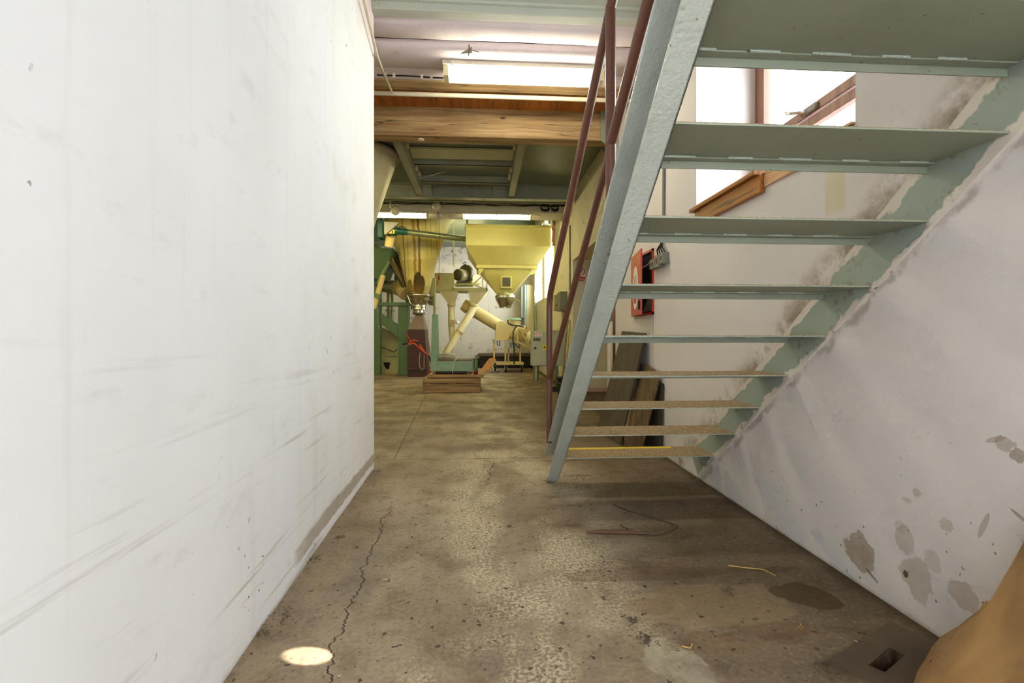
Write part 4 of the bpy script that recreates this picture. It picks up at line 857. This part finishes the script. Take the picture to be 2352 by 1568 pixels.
MB().box(q(1164, 800, Yb - .15), q(1178, 783, Yb)).build('control_box', 'cabinet', bm, bevel=.006); MB().box(q(1170, 798, Yb - .16), q(1177, 786, Yb - .1)).build('control_cover', 'greybox', bm)
MB().tube([q(1142, 782, Yb - .12), q(1143, 793, Yb - .12), q(1148, 794, Yb - .12), q(1148, 782, Yb - .12)], .012, 6).build('hook', 'black', bm)
cab = MB().tube([q(*p, Yb - .25) for p in ((1166, 735), (1168, 743), (1180, 747), (1192, 748), (1203, 751))], .018, 6)
cab.tube([q(*p, Yb - .25) for p in ((1186, 749), (1179, 760), (1178, 780), (1181, 800), (1181, 836))], .018, 6).tube([q(*p, Yb - .25) for p in ((1180, 787), (1193, 800), (1193, 790))], .014, 6); cab.build('black_cable', 'black', bm)
tag(MB().tube([q(*p, 12.2) for p in ((1134, 848), (1131, 842), (1133, 834), (1140, 830), (1150, 831))] , .012, 6).tube([qz(*p, .012) for p in ((1134, 851), (1140, 857), (1150, 856), (1158, 852))], .012, 6).build('floor_hose', 'cable_white'), 'pale hose looping on the floor beside the castors of the wheeled machine', 'hose')
# kerb channel and cabinet on the far wall
kb = thing('wall_channel', (0, 14.9, 0), 'long dark channel with brown lid along the foot of the far wall', 'channel')
a = q(1102, 820, 14.6); b = q(1236, 820, 14.6)
MB().box((a.x, 14.6, .04), (b.x, 15.2, .36)).build('channel_body', 'kerb', kb); MB().box((a.x - .05, 14.5, .36), (b.x, 15.24, .44)).build('lid', 'kerbtop', kb)
MB().box((q(1000, 830, 14.8).x, 14.8, 0), (a.x, 15.2, .26)).build('low_sill', 'kerb', kb)
wc = thing('tall_wall_cabinet', q(1212, 760, 14.7), 'tall narrow pale cabinet on the far wall next to the hall window', 'cabinet')
bx(1210, 654, 1226, 762, 14.7, 15.2, 'door_panel', 'cream', wc); bx(1205, 654, 1210, 762, 14.72, 15.2, 'side_edge', paint('pale_blue_strip', (190, 206, 206), .95), wc); bx(1197, 658, 1205, 730, 14.8, 15.2, 'side_panel', 'cabinet', wc)
MB().tube([q(1231, 700, 12.4), q(1231, 760, 12.4)], .03, 8).tube([q(1227, 668, 13), q(1229, 765, 13)], .025, 8).build('pipe_pair', 'galv', None).name = 'wall_pipe'
tag(bpy.data.objects['wall_pipe'], 'pair of grey pipes down the wall below the hall windows', 'pipe')
tag(MB().box(q(1077, 730, 15.1), q(1087, 725, 15.1) + Vector((0, .08, 0))).build('wall_label', 'redink'), 'tiny dark red plate on the far wall behind the inclined tube', 'plate')
# electric cabinets
YE = 10.2
ec = thing('electrical_cabinet', q(1250, 840, YE), 'grey electrical cabinet with a red lettered label and a yellow warning triangle', 'electrical cabinet')
a = q(1222, 840, YE); b = q(1279, 759, YE)
MB().box((a.x, YE, a.z), (b.x, YE + .35, b.z)).build('case', 'cabinet', ec, bevel=.01)
MB().box((a.x + .015, YE - .012, a.z + .015), (b.x - .015, YE - .001, b.z - .015)).build('cabinet_door', 'cabinet', ec, bevel=.004)
lp = MB().box(q(1226, 772, YE - .015), q(1245, 763, YE - .014) + Vector((0, .003, 0))).build('maker_label', 'white', ec)
c_ = q(1233.5, 767.3, YE - .017); txt('ACS', .085, 'label_letters', 'redink', lp, c_, FRONT)
MB().box(q(1225, 783, YE - .015), q(1241, 776, YE - .0145) + Vector((0, .003, 0))).build('type_plate', 'kerbtop', ec)
MB().lathe(q(1229.5, 799, YE - .012), [(0, .022), (.012, .022), (.014, .01)], (0, -1, 0), 14).build('door_lock', 'black', ec)
yl = MB().box(q(1246.5, 803, YE - .015), q(1256, 792, YE - .0145) + Vector((0, .003, 0))).build('warning_label', 'yellowlabel', ec)
c_ = q(1250.7, 797, YE - .0165); MB().slab([c_ + Vector((-.028, 0, -.02)), c_ + Vector((.028, 0, -.02)), c_ + Vector((0, 0, .03))], (0, .0015, 0)).build('warning_triangle', 'black', yl)
g = q(1232, 845, YE + .1); MB().lathe((g.x, YE + .18, 0), [(0, .065), (a.z, .065)], (0, 0, 1), 14).build('cable_duct', 'galv', ec)
YG = 9.0; e2 = thing('switch_cabinet', q(1292, 840, YG), 'second flat grey-green cabinet behind the broom handles and the railing', 'electrical cabinet')
a = q(1276, 840, YG); b = q(1306, 762, YG); MB().box((a.x, YG, a.z), (b.x, YG + .3, b.z)).build('case', 'cabinet', e2, bevel=.008); MB().box((a.x, YG + .02, 0), (a.x + .06, YG + .1, a.z)).build('leg', 'green', e2)
MB().box((a.x - .1, YG + .0, b.z), (a.x + .12, YG + .2, b.z + .03)).build('top_bracket', 'olive', e2)
t_ = thing('broom', qz(1288, 884, 0), 'broom with long wooden handle leaning on the switch cabinet', 'broom')
bp = Vector((1.40, 8.35, .0)); MB().tube([bp + Vector((0, 0, .05)), q(1305, 727, 8.6)], .016, 8).build('handle', 'pallet', t_); MB().box(bp + Vector((-.16, -.04, 0)), bp + Vector((.12, .04, .09))).build('broom_head', 'kerb', t_)
tag(MB().tube([(1.44, 8.25, 0), q(1309, 735, 8.5)], .013, 8).build('metal_rod', 'galv'), 'grey metal rod leaning right of the broom', 'rod')
bu = thing('dark_bucket', (1.47, 8.0, 0), 'small dark brown bucket on the floor below the broom', 'bucket')
MB().lathe((1.38, 8.0, .012), [(0, .1), (.26, .13), (.262, .14), (.28, .14)], (0, 0, 1), 20).build('bucket_body', 'kerb', bu); MB().tube([(1.25, 8.0, .27), (1.27, 7.93, .2), (1.38, 7.86, .16), (1.49, 7.93, .2), (1.51, 8.0, .27)], .006, 5).build('bucket_handle', 'galv', bu)
# =================================================================== PALLETS, SCALE, BOTTLE, JACK
x0 = q(970, 902, 8.3).x; x1 = q(1104, 902, 8.3).x
def pallet(z0, label, xa=x0, xb=x1):
    p = thing('wooden_pallet', ((xa + xb) / 2, 8.7, z0), label, 'pallet', 'stacked wooden pallets')
    ya, yb = 8.335, 9.08
    for k in range(3):
        y = ya + (yb - ya - .1) * k / 2; MB().box((xa, y, z0), (xb, y + .1, z0 + .02)).build('bottom_board', 'pallet', p, bevel=.003)
        for j in range(3):
            x = xa + (xb - xa - .13) * j / 2; MB().box((x, y, z0 + .02), (x + .13, y + .1, z0 + .085)).build('block', 'pallet', p, bevel=.003)
    for k in range(3):
        y = ya + (yb - ya - .1) * k / 2; MB().box((xa, y, z0 + .085), (xb, y + .1, z0 + .103)).build('stringer_board', 'pallet', p, bevel=.003)
    for k in range(6): y = ya + (yb - ya - .1) * k / 5; MB().box((xa, y, z0 + .103), (xb, y + .1, z0 + .122)).build('deck_board', 'pallet', p, bevel=.003)
    MB().box((xa + .01, ya - .03, z0 + (.0 if z0 < .1 else .035)), (xb - .01, ya - .0, z0 + (.092 if z0 < .1 else .118))).build('front_board', 'pallet', p, bevel=.004)
    return p
pallet(.002, 'worn wooden pallet standing on the concrete floor, lower of the two'); pallet(.128, 'worn wooden pallet stacked on the lower pallet, carrying the green scale')
a = q(982, 866, 8.32); b = q(1111, 858, 8.32)
tag(MB().box((a.x, 8.32, .262), (b.x, 9.1, .312)).build('base_board', 'ply', bevel=.003), 'thick wooden board lying on the upper pallet under the green scale', 'board')
scl = thing('platform_scale', q(1035, 850, 8.5), 'pale green platform scale with upright column standing on the pallets', 'scale')
Ys = 8.42; zb = .38; ax0 = q(989, 850, Ys).x; ax1 = q(1086, 850, Ys).x
zt_ = q(1000, 829, Ys).z
MB().box((ax0, Ys, .365), (ax1, Ys + .62, zt_)).build('weighing_base', 'scalegreen', scl, bevel=.006)
MB().box((ax0 + .12, Ys + .02, zt_), (ax1 - .01, Ys + .6, zt_ + .012)).build('weighing_plate', 'kerbtop', scl)
cxx = q(1004, 720, Ys).x; ctz = q(1000, 721, Ys).z
MB().slab([(ax0, Ys - .006, .37), (ax0 + .125, Ys - .006, .37), (cxx, Ys - .006, ctz), (cxx - .09, Ys - .006, ctz)], (0, .28, 0)).build('column', 'scalegreen', scl, bevel=.004)
for x in (ax0 + .06, ax1 - .08):
    for y in (Ys + .06, Ys + .54): MB().lathe((x, y, .3125), [(0, .028), (.02, .028), (.022, .014), (.055, .014)], n=12).build('scale_foot', 'galv', scl)
MB().box((ax0 + .12, Ys + .1, .335), (ax1 - .12, Ys + .5, .365)).build('lever_frame', 'motor', scl)
m_ = MB(); cc_ = Vector((q(1025, 826, Ys + .25).x, Ys + .28, zt_ + .02)); pts = []
for t in range(90): pts.append(cc_ + Vector(((.08 + .05 * math.sin(t * .31)) * math.cos(t * .55) * 1.35, (.08 + .04 * math.cos(t * .23)) * math.sin(t * .55), .012 + t * .0010 + .01 * math.sin(t))))
m_.tube(pts, .008, 6); pts = [cc_ + Vector((.12, -.05, .08)), cc_ + Vector((.22, -.12, .06)), Vector((cc_.x + .17, Ys - .02, zt_ - .0)), Vector((cc_.x + .13, Ys - .03, zt_ - .15)), Vector((cc_.x + .13, Ys - .05, .33))]
m_.tube(pts, .007, 6); tag(m_.build('cable_coil', 'cable_white'), 'tangle of cream cable lying on the base of the green scale', 'cable')
bo = thing('plastic_bottle', (q(1093, 857, 8.42).x, 8.4, .3125), 'green-tinted plastic bottle with a little red liquid standing on the pallet board', 'bottle')
bx_ = q(1093, 857, 8.4); B0 = Vector((bx_.x, 8.39, .3125)); hh = q(1093, 816, 8.4).z - .3125
MB().lathe(B0, [(0, .028), (.008, .036), (.075, .038), (.11, .037), (hh * .5, .038), (hh * .56, .033), (hh * .62, .038), (hh * .74, .036), (hh * .86, .02), (hh * .93, .013)], n=20).build('bottle_body', 'bottle', bo)
MB().lathe(B0, [(.002, .0285), (.01, .0365), (.062, .0385), (.063, .001)], n=20).build('liquid', 'redliquid', bo); MB().lathe(B0, [(hh * .93, .016), (hh, .016)], n=14).build('bottle_cap', 'greencap', bo)
# bent board beside
cbp = MB(); path = [q(1101, 856, 9.4), q(1112, 848, 9.4), q(1122, 836, 9.4), q(1130, 825, 9.4), q(1137, 822, 9.4)]; path[0].z = .012
nrm = Vector((.012, -.25, .15)); vs = []
for p in path: vs += [p, p + Vector((.0, .5, 0)), p + Vector((.01, .5, .012)), p + Vector((.01, 0, .012))]
tag(MB().slab([q(1098, 857, 12.3), q(1112, 857, 12.3), q(1128, 844, 12.35), q(1139, 826, 12.4), q(1133, 821, 12.4), q(1124, 822, 12.4), q(1112, 838, 12.35)], (.02, .012, .0)).build('bent_board', 'card', bevel=.002), 'light brown curved board leaning between the pallets and the wheeled machine', 'board')
# pallet jack handle
pj = thing('pallet_jack', q(975, 815, 9.3), 'pallet jack with orange-red loop handle behind the pallets, in front of the brown chute', 'pallet jack')
yj = 9.6; P = lambda x, y, d=0: q(x, y, yj + d)
MB().tube([P(925, 791), P(943, 788), P(950, 787)], .012, 8).tube([P(940, 785, .1), P(952, 781, .1), P(958, 783, .1), P(964, 792, .1), P(975, 808)], .014, 8).build('loop_handle', 'orange', pj)
MB().tube([P(943, 788), P(952, 789), P(962, 798), P(975, 810), P(988, 818)], .014, 8).build('handle_stem', 'orange', pj)
MB().tube([P(924, 791), P(937, 788)], .019, 8).build('grip', 'black', pj); MB().tube([P(958, 784, .1), P(963, 791, .1)], .018, 8).build('grip', 'black', pj)
MB().tube([P(934, 768), P(944, 784)], .01, 6).build('release_lever', 'orange', pj); MB().tube([P(929, 798), P(936, 792), P(946, 791)], .009, 6).build('brake_lever', 'galv', pj)
MB().tube([P(985, 816), q(1000, 860, 9.5)], .022, 8).build('shaft', 'brownsteel', pj)
g = q(1004, 868, 9.45); MB().lathe((g.x - .1, 9.45, .09), [(0, .085), (.2, .085)], (1, 0, 0), 18).build('steering_wheels', 'black', pj)
MB().box((g.x - .14, 9.3, .1), (g.x + .14, 9.45, .32)).build('pump_body', 'orange', pj)
MB().tube([P(965, 808), P(963, 825), P(964, 842), P(970, 850), P(974, 845), P(974, 815)], .006, 6).build('hanging_wire', 'cable_white', pj)
# =================================================================== BOARDS LEANING ON THE RIGHT WALL
def leaner(name, pts, t, mat, label, bv=.003):
    o = MB().slab(pts, t).build(name, mat, bevel=bv); return tag(o, label, 'board')
Ba = [Vector((1.20, 4.85, .003)), Vector((1.27, 4.25, .003)), Vector((1.485, 4.19, 1.02)), Vector((1.485, 4.90, 1.045))]
leaner('leaning_board', [v - Vector((.022, 0, 0)) for v in Ba], (.02, 0, .0), 'board', 'wide dark olive shuttering board leaning on the wall behind the lower treads')
Bb = [(1.285, 4.18, .003), (1.385, 4.02, .003), (1.488, 3.88, .62), (1.488, 3.93, .69), (1.488, 4.08, .72), (1.488, 4.30, .735)]
lb = leaner('leaning_board', [Vector(v) - Vector((.02, 0, 0)) for v in Bb], (.018, 0, 0), 'splinter', 'shorter splintered board with clipped corner leaning in front of the wide dark board')
def zlerp(a, b, t): return Vector(a) + (Vector(b) - Vector(a)) * t
m_ = MB()
for base, tip, o0 in (((1.385, 4.02, .003), (1.488, 3.88, .62), .12), ((1.285, 4.18, .003), (1.488, 4.30, .735), .25)):
    v0 = Vector(base); v1 = Vector(tip); N = 14; ps = []
    for k in range(N + 1):
        t = o0 * .3 + .6 * k / N; p = v0 + (v1 - v0) * t - Vector((.0215, 0, 0)); ps.append(p + Vector((0, .012 + .014 * rnd.random(), 0)))
    for k in range(N, -1, -1):
        t = o0 * .3 + .6 * k / N; p = v0 + (v1 - v0) * t - Vector((.0215, 0, 0)); ps.append(p - Vector((0, .002, 0)))
    m_.slab(ps, (.0015, 0, 0))
m_.build('split_edge', 'splitwood', lb)['label'] = 'torn yellow edge of fresh wood'
leaner('leaning_board', [Vector(v) for v in [(1.47, 4.24, .003), (1.475, 3.86, .003), (1.492, 3.84, .60), (1.492, 4.2, .64)]], (.012, 0, 0), 'kerb', 'dark sheet standing for the shadow on the wall behind the splintered board')  # added dark sheet, its colour stands for the shadow behind the boards
# =================================================================== ON THE FLOOR
fp = thing('floor_plate', (1.27, 1.42, 0), 'dark square steel floor plate with a rectangular finger hole, front right', 'floor plate')
P4 = [qz(2045, 1428), qz(2178, 1495), qz(2085, 1590), qz(1885, 1532)]
cxp = sum((p.x for p in P4)) / 4; cyp = sum((p.y for p in P4)) / 4
Hq = [(H[0], H[2]), (H[1], H[2]), (H[1], H[3]), (H[0], H[3])]
def quad_frame(outer, inner, z0, z1):
    mb = MB(); v = [Vector((p[0], p[1], z)) for z in (z0, z1) for ring_ in (outer, inner) for p in ring_]
    f = []
    for i in range(4):
        j = (i + 1) % 4; f += [(8 + i, 8 + j, 12 + j, 12 + i), (i, 4 + i, 4 + j, j), (i, j, 8 + j, 8 + i), (4 + i, 12 + i, 12 + j, 4 + j)]
    return mb.add(v, f)
out4 = [(qz(1885, 1530).x, qz(1885, 1530).y), (1.25, 1.17), (1.485, 1.41), (qz(2045, 1428).x, qz(2045, 1428).y)]
quad_frame(out4, in4, .0005, .004).build('plate', 'plate', fp, bevel=.0008)
MB().box((H[0] - .06, H[2] - .06, -.15), (H[1] + .06, H[3] + .06, -.11)).build('pit_bottom', 'dark', fp)  # bottom blackened to paint the shade inside the hole
rk = MB(); NU, NV = 40, 26; vs = []
for i in range(NV + 1):
    ph = math.pi / 2 * i / NV * .999
    for k in range(NU):
        a = 2 * math.pi * k / NU; r = math.sin(math.pi / 2 * (1 - i / NV)) if False else math.cos(ph)
        v = Vector((.66 * (1 - i / NV) ** .95 * math.cos(a), .66 * (1 - i / NV) ** .95 * math.sin(a), 1.16 * (i / NV) ** 1.05))
        nn = mnoise.noise(v * 3.2 + Vector((3, 1, 4))) * .075 + mnoise.noise(v * 8) * .02
        v = v * (1 + nn); v += Vector((1.68, .80, 0)); v.x = min(v.x, 1.508); v.z = max(v.z, .002); vs.append(v)
fs = [(i * NU + k, i * NU + (k + 1) % NU, (i + 1) * NU + (k + 1) % NU, (i + 1) * NU + k) for i in range(NV) for k in range(NU)]
rk.add(vs, [f for f in fs if not all(vs[k].x > 1.5079 for k in f)], True); rk.add(vs[:NU], [tuple(range(NU - 1, -1, -1))])
tag(rk.build('boulder', 'rock'), 'large smooth ochre-brown boulder-like lump against the right wall in the bottom corner', 'boulder')
sp_ = [qz(1347, 1222, .006), qz(1385, 1221, .014), qz(1440, 1222, .012), qz(1488, 1225, .006)]
tag(MB().tube(sp_, .01, 5, radii=[.006, .011, .011, .006]).build('wood_stick', paint('red_brown_stick', (98, 66, 46), .8, .8)), 'reddish brown stick lying on the floor under the stairs', 'stick')
wp = [(1408, 1158), (1440, 1172), (1480, 1183), (1520, 1195), (1550, 1205), (1558, 1210), (1545, 1218), (1515, 1228), (1480, 1231), (1455, 1224), (1425, 1205)]
tag(MB().tube([qz(x, y, .004 + .003 * (i % 3)) for i, (x, y) in enumerate(wp)], .0028, 5).build('dry_twig', 'kerb'), 'thin dark bent twig curling past the end of the reddish stick', 'twig')
tag(MB().tube([qz(x, y, .004) for x, y in ((1673, 1298), (1710, 1303), (1752, 1307), (1782, 1322))], .0022, 5).build('straw_stalk', paint('straw', (196, 160, 84), .9)), 'long pale straw stalk on the floor near the right wall', 'straw')
st2 = [((1566, 1483), (1585, 1488), (1590, 1478)), ((1835, 1438), (1842, 1446), (1838, 1432))]
for k, s3 in enumerate(st2): tag(MB().tube([qz(x, y, .004) for x, y in s3], .0022, 5).build('straw_stalk', bpy.data.materials['straw']), ('short forked straw bit near the front of the floor', 'short straw bit between the dark stain and the floor plate')[k], 'straw')
M['crumb'] = paint('dirt_crumb', (92, 74, 52), .7, .9)
def clump(x, y, r, n, label, mat='crumb', seed=0):
    rr = random.Random(seed); c0 = qz(x, y); mb = MB()
    for k in range(n):
        a = rr.random() * 6.28; d = r * rr.random() ** .6; p = c0 + Vector((d * math.cos(a), d * math.sin(a), .003)); rad = .0015 + .005 * rr.random() * (1 - d / r * .6)
        mb.lathe(p - Vector((0, 0, rad * .3)), [(0, rad * .7), (rad * .5, rad), (rad, rad * .5), (rad * 1.15, .0005)], (rr.random() * .4, rr.random() * .4, 1), 6)
        if rr.random() < .3: mb.tube([p, p + Vector((rr.uniform(-.02, .02), rr.uniform(-.02, .02), .004))], .001, 4)
    o = tag(mb.build('dirt_clump', mat), label, 'dirt'); o['kind'] = 'stuff'; return o
clump(1672, 1358, .035, 26, 'dark crumbled dirt clump on the floor left of the oval stain', seed=1)
clump(1450, 1422, .03, 22, 'small dark dirt streak on the front floor', seed=2)
clump(1487, 1470, .035, 34, 'dark crumbs of dirt near the pale floor patch', seed=3)
clump(1600, 1322, .04, 20, 'scattered crumbs on the brown scuff mark', seed=4)
clump(1915, 1545, .05, 40, 'dark crumbs at the front edge of the steel floor plate', seed=5)
clump(1505, 1098, .09, 40, 'blackish crumbs under the lowest tread', seed=6)
clump(1590, 1100, .07, 60, 'heap of dirt where the wall stringer meets the floor', seed=7)
clump(1262, 1107, .04, 40, 'dirt around the foot of the free stringer', seed=8)
clump(780, 1235, .03, 20, 'dark crumbs at the foot of the left wall', seed=9)
clump(720, 1285, .05, 24, 'grit along the foot of the left wall', seed=10); clump(640, 1420, .06, 26, 'coarse grit at the foot of the left wall near the front', seed=11); clump(598, 1462, .03, 14, 'three dark crumbs close to the left wall, nearest to the camera', seed=12)
clump(850, 1085, .08, 46, 'dirt at the outer corner of the left wall', seed=13); clump(1340, 1100, .1, 24, 'sparse crumbs beside the foot of the free stringer', seed=14)
clump(1170, 1208, .012, 8, 'small black crumb in the middle of the walkway', seed=15); clump(1865, 1250, .2, 60, 'line of dust along the foot of the right wall', seed=16)
